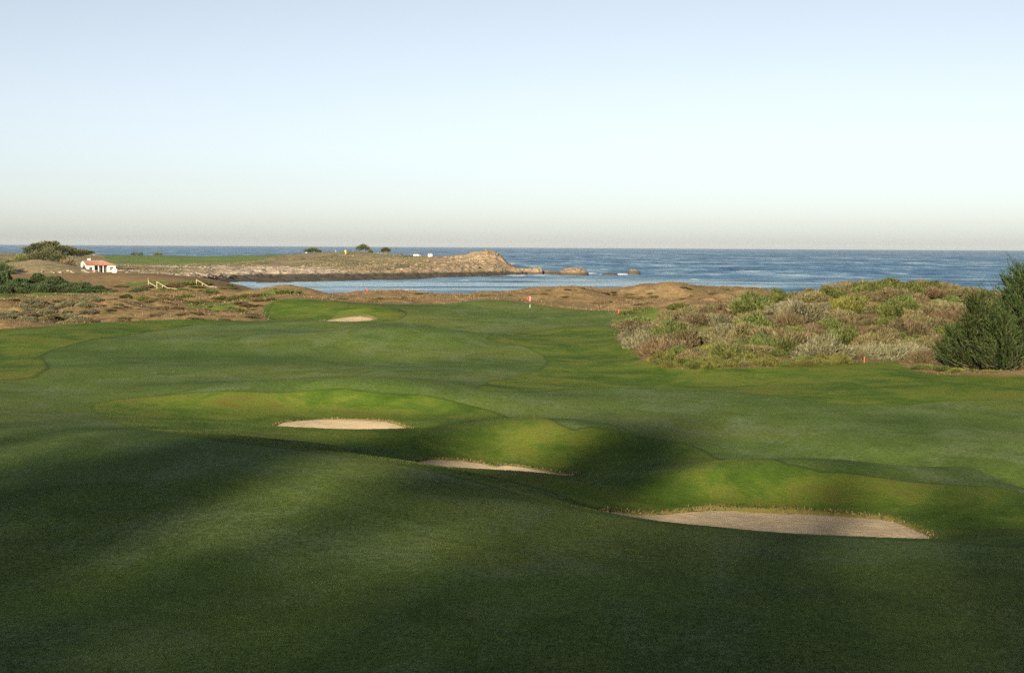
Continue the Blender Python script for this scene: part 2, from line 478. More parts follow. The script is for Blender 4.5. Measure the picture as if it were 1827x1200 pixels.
# ------------------------------------------------------------------ ground materials
def mat_ground():
    t = NT('turf_and_dune')
    c = t.coord('Object')
    fl = t.mapping(c, (1, 1, 0.3))
    big = t.noise(fl, 0.035, 5, 0.6)
    mid = t.noise(fl, 0.22, 7, 0.7, 0.4)
    streak = t.noise(t.mapping(c, (0.9, 0.55, 0.3), (0, 0, 0.6)), 0.28, 6, 0.66, 0.8)
    fine = t.noise(c, 5.0, 4, 0.7)
    blade = t.noise(c, 26.0, 3, 0.7)
    rough = t.attr('rough'); dune = t.attr('dune')
    # short mown grass
    fw = t.ramp(big, [(0.34, (0.058, 0.106, 0.022)), (0.50, (0.094, 0.148, 0.031)), (0.64, (0.146, 0.170, 0.036))])
    fw = t.mix(t.math('MULTIPLY', t.step(mid, 0.46, 0.66), 0.55), fw, (0.040, 0.066, 0.013))
    dew = t.math('MULTIPLY', t.step(streak, 0.46, 0.64), t.step(big, 0.34, 0.50))
    fw = t.mix(t.math('MULTIPLY', dew, 0.5), fw, (0.160, 0.208, 0.108))
    fw = t.mix(t.math('MULTIPLY', t.step(fine, 0.42, 0.60), 0.55), fw, (0.040, 0.064, 0.013))
    fw = t.mix(t.math('MULTIPLY', t.step(blade, 0.42, 0.64), 0.40), fw, (0.030, 0.050, 0.010))
    # longer grass
    rg = t.ramp(mid, [(0.32, (0.036, 0.070, 0.009)), (0.46, (0.066, 0.114, 0.014)), (0.56, (0.114, 0.146, 0.022)), (0.68, (0.118, 0.112, 0.025))])
    rg = t.mix(t.math('MULTIPLY', t.step(blade, 0.38, 0.7), 0.45), rg, (0.030, 0.048, 0.008))
    nz = t.math('MULTIPLY', t.math('SUBTRACT', t.noise(c, 3.0, 3), 0.5), 0.35)
    col = t.mix(t.step(t.math('ADD', rough, nz), -0.10, 0.14), fw, rg)
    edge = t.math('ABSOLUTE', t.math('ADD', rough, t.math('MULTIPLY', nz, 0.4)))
    col = t.mix(t.math('MULTIPLY', t.step(edge, 0.26, 0.04), 0.42), col, (0.024, 0.040, 0.009))     # uncut fringe along the mowing edge, its shade painted in as a dark line
    col = t.mix(t.math('MULTIPLY', t.step(t.attr('track'), 0.34, 0.06), 0.22), col, (0.030, 0.050, 0.014))   # grass pressed by mower wheels
    d1 = t.noise(fl, 0.16, 6, 0.65, 0.8)
    d2 = t.noise(c, 1.3, 5, 0.7)
    dn = t.ramp(d1, [(0.32, (0.072, 0.088, 0.026)), (0.41, (0.160, 0.124, 0.056)), (0.52, (0.225, 0.158, 0.078)), (0.61, (0.150, 0.106, 0.056)), (0.72, (0.310, 0.245, 0.145))])
    dn = t.mix(t.math('MULTIPLY', t.step(d2, 0.36, 0.66), 0.6), dn, (0.085, 0.060, 0.032))
    dn = t.mix(t.math('MULTIPLY', t.attr('scrub'), 0.85), dn, t.ramp(d2, [(0.35, (0.040, 0.036, 0.016)), (0.6, (0.105, 0.082, 0.040))]))
    grn = t.attr('green')
    dn = t.mix(t.step(t.math('ADD', grn, t.math('MULTIPLY', t.math('SUBTRACT', d1, 0.5), 1.2)), 0.35, 0.65), dn, t.mix(mid, (0.05, 0.085, 0.018), (0.10, 0.13, 0.03)))
    snd = t.attr('shore')
    st = t.ramp(t.noise(c, 0.9, 6, 0.75), [(0.32, (0.13, 0.105, 0.08)), (0.5, (0.38, 0.31, 0.235)), (0.7, (0.50, 0.43, 0.345))])
    dn = t.mix(t.step(t.math('ADD', snd, t.math('MULTIPLY', t.math('SUBTRACT', d1, 0.5), 0.9)), 0.4, 0.6), dn, st)
    dz = t.math('ADD', dune, t.math('MULTIPLY', t.math('SUBTRACT', t.noise(c, 1.1, 4), 0.5), 1.6))
    col = t.mix(t.step(dz, 0.5, 1.1), col, dn)
    # bare soil just inside the bunker lip, dry turf along it
    bs = t.attr('bunker')
    col = t.mix(t.math('MULTIPLY', t.step(t.math('ADD', bs, t.math('MULTIPLY', nz, 2.2)), -0.42, -0.05), 0.6), col, (0.150, 0.105, 0.045))
    col = t.mix(t.step(t.math('ADD', bs, t.math('MULTIPLY', nz, 0.6)), 0.02, 0.10), col, (0.20, 0.13, 0.065))
    hgt = t.math('ADD', t.math('MULTIPLY', blade, 0.5), t.math('MULTIPLY', fine, 1.0))
    b = t.bump(hgt, 0.8, 0.055)
    return t.done(col, 0.9, b, 0.06)

def mat_sand():
    t = NT('bunker_sand')
    c = t.coord('Object')
    n1 = t.noise(c, 0.7, 5, 0.6)
    n2 = t.noise(c, 14.0, 4, 0.7)
    col = t.ramp(n1, [(0.3, (0.33, 0.262, 0.165)), (0.7, (0.44, 0.360, 0.235))])
    col = t.mix(t.math('MULTIPLY', t.step(n2, 0.6, 0.75), 0.3), col, (0.25, 0.18, 0.11))
    rake = t.n('ShaderNodeTexWave', wave_type='BANDS', bands_direction='Y')
    t.set(rake.inputs['Vector'], t.mapping(c, (0.25, 1, 1), (0, 0, 0.2)))
    rake.inputs['Scale'].default_value = 2.2; rake.inputs['Distortion'].default_value = 5.0; rake.inputs['Detail'].default_value = 3.0
    foot = t.noise(c, 2.6, 3, 0.6)
    hh = t.math('ADD', n2, t.math('ADD', t.math('MULTIPLY', rake.outputs['Fac'], 0.8), t.math('MULTIPLY', foot, 1.6)))
    return t.done(col, 0.95, t.bump(hh, 0.7, 0.03), 0.1)
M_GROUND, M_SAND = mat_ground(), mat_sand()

# ------------------------------------------------------------------ ground sheet
def rows():
    segs = [(0, 20, 1.6), (20, 44, 0.42), (44, 90, 0.19), (90, 130, 0.42), (130, 186, 0.75), (186, 232, 0.5), (232, 300, 0.9), (300, 560.01, 2.2)]
    out = []
    for a, b, s in segs:
        n = int(round((b - a) / s))
        out.append(np.linspace(a, b, n, endpoint=False))
    return np.concatenate(out + [[560.0]])
def columns():
    inner = np.linspace(-0.37, 0.37, 520)
    e = 0.37 + (np.linspace(0, 1, 46)[1:] ** 1.7) * 2.1
    return np.concatenate([-e[::-1], inner, e])
YY, UU = np.meshgrid(rows(), columns(), indexing='ij')
XX = UU * (YY + W0)
ZZ, DU, RO, BS = ground_h(XX, YY)
me = grid_mesh('ground', XX, YY, ZZ)
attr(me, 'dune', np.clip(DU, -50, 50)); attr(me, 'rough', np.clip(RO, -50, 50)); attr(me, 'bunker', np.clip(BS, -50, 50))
def patch(pix):
    return ground_poly(pix, 2)
GREENP = [patch([(1100, 557), (1130, 551), (1200, 549), (1180, 560), (1300, 575), (1330, 600), (1240, 600), (1120, 600), (1095, 592), (1105, 575)]),
          patch([(225, 506), (280, 503), (330, 504), (338, 509), (300, 514), (230, 511)]),
          patch([(0, 512), (60, 506), (190, 515), (195, 530), (100, 529), (0, 532)]),
          patch([(330, 540), (390, 532), (430, 532), (470, 521), (500, 516), (480, 530), (420, 548), (345, 549)])]
GR = np.full(XX.shape, -1e9)
for g in GREENP:
    GR = np.maximum(GR, sdpoly(XX, YY, g))
attr(me, 'green', sstep(-4, 4, GR))
def polyline_d(pix, off):
    q = np.array([hit(*p) for p in pix]) + np.array(off)
    m = np.full(XX.shape, 99.0)
    sel = (YY < 60) & (np.abs(UU) < 0.4)
    d = np.full(sel.sum(), 99.0)
    xs, ys = XX[sel], YY[sel]
    for a, b in zip(q[:-1], q[1:]):
        e = b - a
        tt = np.clip(((xs - a[0]) * e[0] + (ys - a[1]) * e[1]) / (e @ e), 0, 1)
        d = np.minimum(d, np.hypot(xs - a[0] - e[0] * tt, ys - a[1] - e[1] * tt))
    m[sel] = d
    return m
TK = [(390, 860), (470, 878), (560, 902), (660, 928), (760, 955), (900, 985)]
TK2 = [(1080, 1085), (1200, 1105), (1350, 1132), (1550, 1165), (1750, 1195)]
trk = np.minimum.reduce([polyline_d(p, o_) for p, o_ in ((TK, (0, 0)), (TK, (0.3, 1.5)), (TK2, (0, 0)), (TK2, (0.3, 1.3)))])
attr(me, 'track', trk)
SCRUB = np.array([xz(*q) for q in [(1120, 150), (1160, 132), (1210, 121), (1400, 119), (1590, 124), (1660, 122), (1827, 118), (2050, 116), (2050, 200), (1800, 215), (1600, 200), (1450, 205), (1330, 200), (1200, 190)]])
attr(me, 'scrub', sstep(-3, 3, sdpoly(XX, YY, SCRUB)))
SHN = np.array([xz(*q) for q in [(150, 520), (310, 530), (330, 575), (300, 612), (215, 612), (205, 596), (150, 585)]])
attr(me, 'shore', np.maximum(sstep(-6, 6, sdpoly(XX, YY, SHN, 12.0)), np.maximum(sstep(2.6, 1.2, ZZ) * (YY > 280), sstep(440, 480, YY) * sstep(4.4, 3.2, ZZ))))
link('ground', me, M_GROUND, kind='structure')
yb = np.linspace(-260, 0, 40)
YB, XB = np.meshgrid(yb, XX[0], indexing='ij')
ZB = ZZ[0][None] + 0.02 * -YB
me = grid_mesh('ground_behind', XB, YB, ZB)
for k in ('dune', 'rough', 'bunker'):
    attr(me, k, np.full(XB.size, -20.0))
attr(me, 'track', np.full(XB.size, 99.0)); attr(me, 'scrub', np.zeros(XB.size))
for k in ('green', 'shore'):
    attr(me, k, np.zeros(XB.size))
link('ground', me, M_GROUND, kind='structure')
for b in BUNK:
    x0, y0 = b.min(0) - 0.6; x1, y1 = b.max(0) + 0.6
    res = 0.16 if y0 < 150 else 0.4
    GX, GY = np.meshgrid(np.linspace(x0, x1, int((x1 - x0) / res)), np.linspace(y0, y1, int((y1 - y0) / res)))
    sd = sdpoly(GX, GY, b)
    gz = base_h(GX, GY) - 0.02 - 0.09 * sstep(0, 2.2, sd) + fbm(GX / 1.6, GY / 1.6, 4, 3) * 0.06 * sstep(0.1, 1, sd) - sstep(-0.1, -0.5, sd) * 0.8
    # finer far edge: keep only the part near the hollow
    me = grid_mesh('sand_bunker', GX, GY, gz)
    link('sand_bunker', me, M_SAND, kind='structure')

# ------------------------------------------------------------------ sea
def mat_sea():
    t = NT('sea_water')
    c = t.coord('Object')
    w1 = t.noise(t.mapping(c, (0.5, 1.5, 1), (0, 0, 0.25)), 0.10, 6, 0.65, 0.3)
    w2 = t.noise(t.mapping(c, (0.5, 1.4, 1), (0, 0, -0.2)), 0.55, 4, 0.6)
    chop = t.noise(t.mapping(c, (0.55, 0.30, 1), (0, 0, 0.06)), 0.045, 9, 0.78, 0.4)
    far = t.noise(t.mapping(c, (0.30, 0.05, 1)), 0.02, 8, 0.8, 0.3)
    slick = t.noise(t.mapping(c, (0.16, 1.0, 1), (0, 0, 0.10)), 0.016, 7, 0.66, 0.9)
    v = t.math('ADD', t.math('MULTIPLY', chop, 0.5), t.math('ADD', t.math('MULTIPLY', far, 0.2), t.math('MULTIPLY', slick, 0.3)))
    col = t.ramp(v, [(0.42, (0.014, 0.060, 0.140)), (0.475, (0.050, 0.125, 0.225)), (0.52, (0.100, 0.195, 0.305)), (0.575, (0.290, 0.390, 0.460))])
    bay = t.attr('bay')
    col = t.mix(t.math('MULTIPLY', bay, t.step(slick, 0.42, 0.58)), col, (0.25, 0.37, 0.46))
    kelp = t.attr('kelp')
    kn = t.noise(t.mapping(c, (0.35, 1, 1)), 0.12, 6, 0.75)
    col = t.mix(t.math('MULTIPLY', t.step(kn, 0.52, 0.60), kelp), col, (0.085, 0.085, 0.055))
    fo = t.attr('foam')
    fn = t.noise(t.mapping(c, (0.45, 1, 1)), 0.30, 5, 0.7)
    cap = t.step(t.noise(t.mapping(c, (0.33, 1, 1)), 0.030, 5, 0.72), 0.672, 0.702)
    cap2 = t.step(t.noise(t.mapping(c, (0.5, 0.2, 1)), 0.022, 5, 0.75), 0.675, 0.705)
    fm = t.math('MAXIMUM', t.step(t.math('ADD', fo, t.math('MULTIPLY', t.math('SUBTRACT', fn, 0.5), 1.6)), 0.55, 0.75), t.math('MAXIMUM', cap, cap2))
    col = t.mix(fm, col, (0.80, 0.82, 0.82))
    h = t.math('ADD', t.math('MULTIPLY', w1, 1.0), t.math('MULTIPLY', w2, 0.28))
    nb = t.bump(h, 1.0, 3.0)
    t.done(col, 0.30, nb, 0.5)
    t.b.inputs['IOR'].default_value = 1.33
    df = t.n('ShaderNodeBsdfDiffuse')                       # light scattered back out of the turbid, choppy water
    t.set(df.inputs['Color'], col); t.set(df.inputs['Normal'], nb)
    mx = t.n('ShaderNodeMixShader'); mx.inputs[0].default_value = 0.68
    t.t.links.new(t.b.outputs[0], mx.inputs[1]); t.t.links.new(df.outputs[0], mx.inputs[2])
    t.t.links.new(mx.outputs[0], t.out.inputs['Surface'])
    return t.m
def sea():
    d = np.concatenate([np.arange(300, 1000, 3.0), np.geomspace(1000, 20000, 220)])
    u = np.concatenate([np.linspace(-1.1, -0.5, 16)[:-1], np.linspace(-0.5, 0.5, 330), np.linspace(0.5, 1.1, 16)[1:]])
    Y, U = np.meshgrid(d, u, indexing='ij')
    X = U * Y
    fade = 1 / (1 + (Y / 1800) ** 2)
    Z = np.zeros_like(X)
    rr = np.random.default_rng(3)
    for i in range(14):
        lam = 9 * 1.32 ** i * 0.9
        a = rr.normal(-math.pi / 2 + 0.35, 0.45)
        amp = 0.012 * lam ** 0.75 * 1.1
        ph = rr.random() * 6.28
        Z += amp * np.sin((X * math.cos(a) + Y * math.sin(a)) * 2 * math.pi / lam + ph + 1.5 * fbm(X / 90, Y / 90, 40 + i, 2))
    shel = 0.35 + 0.65 * sstep(760, 1000, Y)
    Z = Z * fade * shel
    me = grid_mesh('sea', X, Y, Z)
    bx = base_h(X[:280], Y[:280])
    foam = np.zeros_like(X); foam[:280] = sstep(-1.3, -0.1, bx) * 0.62
    for (px, py, r, s) in ((900, 473, 16, .9), (1042, 486, 14, .8), (1010, 482, 9, .7), (1098, 488, 12, 1), (1120, 488, 8, .8), (1035, 500, 3, 1), (1327, 480, 8, 1.1), (1190, 489, 3, 1),
                           (440, 521, 16, .9), (470, 519, 14, .6), (425, 519, 12, .8), (400, 512, 9, .6), (455, 520, 10, 1.0), (960, 491.5, 10, .7), (925, 492, 9, .7), (1240, 500, 4, .9), (1540, 482, 5, .9), (830, 499, 5, .8), (560, 503, 8, .6)):
        q = P(px, py, wl_D(px, py))
        foam = np.maximum(foam, s * np.exp(-(((X - q[0]) / r) ** 2 + ((Y - q[1]) / (r * 2.2)) ** 2)))
    attr(me, 'foam', foam)
    kp = np.zeros_like(X)
    for (px, py, rx, ry, s) in ((1020, 497, 45, 60, 1.0), (860, 502, 40, 26, .8), (1250, 500, 70, 30, .5), (1110, 507, 50, 22, .6)):
        q = P(px, py, wl_D(px, py))
        kp = np.maximum(kp, s * np.exp(-(((X - q[0]) / rx) ** 2 + ((Y - q[1]) / ry) ** 2)))
    attr(me, 'kelp', kp)
    attr(me, 'bay', sstep(860, 640, Y + np.maximum(X - 40, 0) * 1.2))
    link('sea', me, mat_sea(), kind='structure')
sea()

# ------------------------------------------------------------------ headland
def mat_headland():
    t = NT('headland_rock_and_scrub')
    c = t.coord('Object')
    geo = t.n('ShaderNodeNewGeometry')
    z = t.n('ShaderNodeSeparateXYZ', ins={0: geo.outputs['Position']}).outputs[2]
    n1 = t.noise(c, 0.05, 6, 0.65, 0.5)
    n2 = t.noise(c, 0.35, 6, 0.7)
    n3 = t.noise(c, 1.1, 4, 0.7)
    scrub = t.ramp(t.math('ADD', t.math('MULTIPLY', n1, 0.55), t.math('MULTIPLY', n2, 0.45)),
                   [(0.36, (0.060, 0.078, 0.034)), (0.45, (0.125, 0.112, 0.058)), (0.51, (0.215, 0.170, 0.090)), (0.57, (0.110, 0.100, 0.062)), (0.66, (0.30, 0.245, 0.15))])
    rock = t.ramp(n3, [(0.32, (0.055, 0.045, 0.033)), (0.44, (0.150, 0.115, 0.073)), (0.56, (0.240, 0.182, 0.112)), (0.72, (0.34, 0.285, 0.205))])
    rock = t.mix(t.math('MULTIPLY', t.step(n2, 0.45, 0.65), 0.45), rock, (0.16, 0.125, 0.082))
    pale = t.ramp(n3, [(0.3, (0.13, 0.105, 0.08)), (0.5, (0.26, 0.215, 0.16)), (0.7, (0.37, 0.32, 0.25))])
    rock = t.mix(t.attr('shingle'), rock, pale)
    col = t.mix(t.step(t.math('ADD', t.attr('rock'), t.math('MULTIPLY', t.math('SUBTRACT', n2, 0.5), 0.8)), 0.4, 0.6), scrub, rock)
    gr = t.mix(n1, (0.065, 0.110, 0.022), (0.11, 0.15, 0.035))
    col = t.mix(t.step(t.math('ADD', t.attr('lawn'), t.math('MULTIPLY', t.math('SUBTRACT', n2, 0.5), 0.3)), 0.45, 0.6), col, gr)
    wet = t.step(t.math('SUBTRACT', z, t.math('MULTIPLY', n2, 1.6)), 2.1, 1.0)
    col = t.mix(wet, col, (0.044, 0.038, 0.028))
    return t.done(col, 0.85, t.bump(t.math('ADD', n2, n3), 0.8, 0.5), 0.2)
M_HEAD = mat_headland()

def head_h(x, y):
    h = base_h(x, y)
    px = PW / 2 + x / y * F
    # rock where it is steep or towards the point
    gy = np.gradient(h, y[:, 0], axis=0); gx = np.gradient(h, x[0], axis=1)
    sl = np.hypot(gx, gy)
    pt = sstep(690, 800, px)
    rk = np.clip(sstep(0.10, 0.20, sl) * sstep(0.2, 1.0, h) * sstep(420, 640, px) + sstep(4.5, 2.0, h) + pt * 0.75, 0, 1)
    rk = np.where(h > 10, np.maximum(rk, pt), rk)
    amp = np.where(h > -0.5, 1, 0) * sstep(-0.5, 2.5, h)
    h2 = h + amp * (rk * ((ridged(x / 16, y / 16, 5, 4) - 0.55) * 3.6 + (ridged(x / 4.2, y / 4.2, 9, 4) - 0.5) * 3.0) + (1 - rk) * (fbm(x / 13, y / 13, 2, 4) * 0.7))
    low = sstep(-1.5, 0.2, h) * sstep(3.0, 0.6, h)
    h2 = h2 + low * (ridged(x / 5, y / 5, 21, 4) - 0.45) * 1.9
    return h2, rk
hx = np.concatenate([np.linspace(-720, -330, 60)[:-1], np.linspace(-330, 40, 560), np.linspace(40, 90, 20)[1:]])
hy = np.concatenate([np.linspace(560, 615, 46)[:-1], np.linspace(615, 900, 330)[:-1], np.linspace(900, 1240, 90)])
HY, HX = np.meshgrid(hy, hx, indexing='ij')
HZ, HR = head_h(HX, HY)
t0 = sstep(560, 600, HY)
HZ = np.where(HY < 600, ground_h(HX, np.minimum(HY, 600))[0] * (1 - t0) + HZ * t0, HZ)
me = grid_mesh('headland', HX, HY, HZ)
LAWN = [np.array([xz(*q) for q in pl]) for pl in (
    [(190, 850), (300, 845), (450, 870), (520, 930), (660, 935), (700, 955), (640, 1000), (500, 1015), (300, 1040), (180, 1030)],
    [(300, 790), (370, 800), (360, 815), (305, 812)])]
LW = np.full(HX.shape, -1e9)
for g in LAWN:
    LW = np.maximum(LW, sdpoly(HX, HY, g))
SH = np.array([xz(*q) for q in [(150, 520), (310, 530), (330, 575), (300, 612), (215, 612), (205, 596), (150, 585)]])
HR = np.maximum(HR, sstep(-6, 6, sdpoly(HX, HY, SH, 12.0)))
attr(me, 'lawn', sstep(-8, 8, LW)); attr(me, 'rock', HR)
attr(me, 'shingle', sstep(660, 560, PW / 2 + HX / HY * F))
link('headland', me, M_HEAD, kind='structure')

# ------------------------------------------------------------------ placing helpers
def gz(x, y):
    x, y = np.atleast_1d(np.asarray(x, float)), np.atleast_1d(np.asarray(y, float))
    return ground_h(x, y)[0]
def gz1(x, y):
    if y > 560:
        i = min(max(np.searchsorted(hy, y), 1), len(hy) - 1); j = min(max(np.searchsorted(hx, x), 1), len(hx) - 1)
        return float(HZ[i - 1:i + 1, j - 1:j + 1].mean())
    return float(gz(x, y)[0])
def spot(px, D):
    """ground point under photo column px at distance D"""
    x = P(px, 500, D)[0]
    return Vector((x, D, gz1(x, D)))
def spot_hit(px, py):
    q = hit(px, py)
    return Vector((q[0], q[1], gz1(q[0], q[1])))
def tree_copy(o, **kw):
    c = o.copy()
    COL.objects.link(c)
    for ch in o.children:
        d = ch.copy(); COL.objects.link(d); d.parent = c
        for g in ch.children:
            e = g.copy(); COL.objects.link(e); e.parent = d
    for k, v in kw.items():
        c[k] = v
    return c

# ------------------------------------------------------------------ foliage
def mat_leaf(name, dark, mid, light, trans=0.25, var=0.35):
    t = NT(name)
    tone = t.attr('tone')
    rnd = t.n('ShaderNodeObjectInfo').outputs['Random']
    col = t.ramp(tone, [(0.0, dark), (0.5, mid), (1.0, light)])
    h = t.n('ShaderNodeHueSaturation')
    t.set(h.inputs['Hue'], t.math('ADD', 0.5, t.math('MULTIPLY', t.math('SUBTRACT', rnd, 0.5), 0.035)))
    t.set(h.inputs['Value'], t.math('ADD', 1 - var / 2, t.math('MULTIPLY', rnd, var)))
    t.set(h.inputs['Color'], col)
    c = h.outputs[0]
    t.set(t.b.inputs['Base Color'], c)
    t.b.inputs['Roughness'].default_value = 0.65
    t.b.inputs['Specular IOR Level'].default_value = 0.25
    tr = t.n('ShaderNodeBsdfTranslucent')
    t.set(tr.inputs[0], c)
    mx = t.n('ShaderNodeMixShader')
    mx.inputs[0].default_value = trans
    t.t.links.new(t.b.outputs[0], mx.inputs[1]); t.t.links.new(tr.outputs[0], mx.inputs[2])
    t.t.links.new(mx.outputs[0], t.out.inputs['Surface'])
    return t.m
L_SAGE = mat_leaf('grey_sage_leaves', (0.036, 0.036, 0.019), (0.092, 0.088, 0.048), (0.185, 0.172, 0.104))
L_TAN = mat_leaf('tan_twiggy_leaves', (0.030, 0.028, 0.012), (0.088, 0.076, 0.034), (0.180, 0.146, 0.072))
L_GREEN = mat_leaf('coyote_brush_leaves', (0.022, 0.030, 0.008), (0.058, 0.074, 0.018), (0.125, 0.135, 0.034))
L_YELLOW = mat_leaf('yellow_flowering_leaves', (0.034, 0.040, 0.010), (0.076, 0.080, 0.018), (0.165, 0.148, 0.030))
L_BROWN = mat_leaf('dry_brown_leaves', (0.036, 0.028, 0.014), (0.092, 0.068, 0.034), (0.170, 0.125, 0.064))
L_DARK = mat_leaf('dark_hedge_leaves', (0.012, 0.022, 0.008), (0.034, 0.056, 0.018), (0.070, 0.098, 0.032))
L_CYP = mat_leaf('cypress_leaves', (0.014, 0.022, 0.008), (0.042, 0.056, 0.019), (0.095, 0.105, 0.038), 0.15)
L_PINE = mat_leaf('pine_needles', (0.008, 0.016, 0.004), (0.024, 0.044, 0.009), (0.078, 0.104, 0.020), 0.2)
def mat_bark(name, a, b):
    t = NT(name)
    n = t.noise(t.mapping(t.coord(), (3, 3, 0.7)), 2.5, 5, 0.7)
    return t.done(t.ramp(n, [(0.3, a), (0.7, b)]), 0.9, t.bump(n, 0.8, 0.05), 0.1)
M_BARK = mat_bark('brown_bark', (0.06, 0.042, 0.03), (0.17, 0.125, 0.09))
M_PALEBARK = mat_bark('pale_weathered_bark', (0.22, 0.17, 0.12), (0.42, 0.35, 0.26))

def rnd_unit(n, rng):
    v = rng.normal(size=(n, 3))
    return v / np.linalg.norm(v, axis=1, keepdims=True)

def sprigs(pts, dirs, L, W, rng, tone=None):
    """leaf sprigs: four-cornered blades from pts along dirs; returns verts, quads, tone"""
    n = len(pts)
    dirs = dirs / (np.linalg.norm(dirs, axis=1, keepdims=True) + 1e-9)
    side = np.cross(dirs, rnd_unit(n, rng))
    side /= np.linalg.norm(side, axis=1, keepdims=True) + 1e-9
    l = (L * rng.uniform(0.6, 1.3, n))[:, None]
    w = (W * rng.uniform(0.6, 1.3, n))[:, None]
    a = pts; b = pts + dirs * l * 0.5 + side * w * 0.5
    c = pts + dirs * l; d = pts + dirs * l * 0.5 - side * w * 0.5
    V = np.stack([a, b, c, d], 1).reshape(-1, 3)
    Q = np.arange(n * 4).reshape(n, 4)
    tn = rng.uniform(0.1, 0.95, n) if tone is None else tone
    return V, Q, np.repeat(tn, 4)

def dome(rx, ry, rz, lumps, nu=18, nv=8, scale=0.8, low=-0.25):
    u = np.linspace(0, 2 * np.pi, nu + 1); v = np.linspace(low, 0.98, nv)
    Uu, Vv = np.meshgrid(u, v)
    r = np.sqrt(1 - np.clip(Vv, -1, 1) ** 2)
    n = np.stack([r * np.cos(Uu), r * np.sin(Uu), Vv], -1)
    k = lumps(n.reshape(-1, 3)).reshape(Uu.shape)[..., None] * scale
    V = (n * k * np.array([rx, ry, rz])).reshape(-1, 3)
    idx = np.arange(nu * nv + nv).reshape(nv, nu + 1)
    Q = np.stack([idx[:-1, :-1], idx[:-1, 1:], idx[1:, 1:], idx[1:, :-1]], -1).reshape(-1, 4)
    return V, Q

def join(parts):
    V, Q, T, o = [], [], [], 0
    for v, q, t in parts:
        V.append(v); Q.append(q + o); T.append(t); o += len(v)
    return np.concatenate(V), np.concatenate(Q), np.concatenate(T)

def mesh_of(name, parts, mat, smooth=False):
    V, Q, T = join(parts)
    me = raw_mesh(bpy.data.meshes.new(name), V, Q, smooth)
    attr(me, 'tone', T)
    me.materials.append(mat)
    return me

def lump_fn(seed, n=9, amp=0.35):
    r = np.random.default_rng(seed)
    c = rnd_unit(n, r); c[:, 2] = np.abs(c[:, 2])
    a = r.uniform(0.3, 1, n)
    def f(d):
        return 0.66 + 1.35 * amp * np.max(a[None] * np.exp(-((1 - d @ c.T) / 0.16)), axis=1)
    return f

def shrub_mesh(name, mat, seed, n=1500, L=0.30, W=0.07, h=0.72, up=0.6, twig=0.0):
    """a rounded bush of radius 1 made of sprigs over a dense core"""
    r = np.random.default_rng(seed)
    f = lump_fn(seed)
    d = rnd_unit(n * 2, r); d = d[d[:, 2] > -0.12][:n]
    k = f(d)[:, None] * (1 + 0.16 * fbm(d[:, 0] * 4 + 7, d[:, 1] * 4 + d[:, 2] * 3, seed, 3))[:, None] * r.uniform(0.70, 1.0, (len(d), 1)) ** 0.6
    pts = d * k * np.array([1, 1, h])
    pts[:, 2] = np.maximum(pts[:, 2], 0.0)
    dirs = d + np.array([0, 0, up]) + rnd_unit(len(d), r) * 0.55
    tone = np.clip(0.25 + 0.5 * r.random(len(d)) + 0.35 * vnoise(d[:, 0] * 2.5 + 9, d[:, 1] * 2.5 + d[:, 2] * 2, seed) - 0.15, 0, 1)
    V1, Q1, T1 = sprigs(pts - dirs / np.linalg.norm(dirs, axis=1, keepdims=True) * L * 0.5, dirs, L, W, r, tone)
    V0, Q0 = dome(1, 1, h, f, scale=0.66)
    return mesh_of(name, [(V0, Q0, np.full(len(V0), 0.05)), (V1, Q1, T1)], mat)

SHRUB = {k: [shrub_mesh('shrub_' + k + str(i), m, 100 * j + i, **kw) for i in range(3)] for j, (k, m, kw) in enumerate([
    ('sage', L_SAGE, dict(n=4200, L=0.17, W=0.05, h=0.66, up=0.6)),
    ('tan', L_TAN, dict(n=4200, L=0.16, W=0.045, h=0.62, up=0.4)),
    ('green', L_GREEN, dict(n=4000, L=0.13, W=0.06, h=0.66, up=0.4)),
    ('yellow', L_YELLOW, dict(n=3200, L=0.17, W=0.05, h=0.6, up=0.8)),
    ('brown', L_BROWN, dict(n=4200, L=0.19, W=0.055, h=0.58, up=0.6)),
    ('dark', L_DARK, dict(n=3600, L=0.14, W=0.06, h=0.8, up=0.6)),
    ('mat', L_GREEN, dict(n=1500, L=0.16, W=0.09, h=0.22, up=0.4)),
])}
SN = {'sage': 'sage_shrub', 'tan': 'twiggy_shrub', 'green': 'green_shrub', 'yellow': 'flowering_shrub', 'brown': 'dry_shrub', 'dark': 'hedge_shrub', 'mat': 'ground_cover_mat'}
SL = {'sage': ('silver grey sage shrub growing among others on the scrub dune', 'silver grey sage shrubs on the scrub dune'),
      'tan': ('tan twiggy shrub growing among others on the scrub dune', 'tan twiggy shrubs on the scrub dune'),
      'green': ('dark green leafy shrub growing on the scrub dune', 'dark green shrubs on the scrub dune'),
      'yellow': ('yellow flowering low shrub along the lawn edge of the scrub dune', 'yellow flowering shrubs at the foot of the scrub dune'),
      'brown': ('dry brown low shrub on the scrub dune', 'dry brown shrubs on the scrub dune'),
      'mat': ('low green mat of ground cover beside the putting green approach', 'green mats at the end of the scrub dune'),
      'dark': ('dark green rounded shrub in the hedge behind the left dunes', 'dark shrubs of the hedge behind the left dunes')}
LM = [(1408, 612, 'largest tan shrub'), (1468, 640, 'broad silver shrub at the dune foot'), (1545, 650, 'red stake'), (1336, 636, 'bright green round shrub'),
      (1520, 560, 'wide yellow green shrub'), (1598, 518, 'crest of the dune'), (1740, 640, 'pines'), (1160, 570, 'green mats'), (1190, 655, 'lawn corner'),
      (1300, 575, 'bare sandy gap'), (1690, 560, 'pine tops'), (1250, 535, 'brown dune crests'), (1450, 530, 'seaward shoulder of the dune')]
LM = [(*hit(a, b), c) for a, b, c in LM]
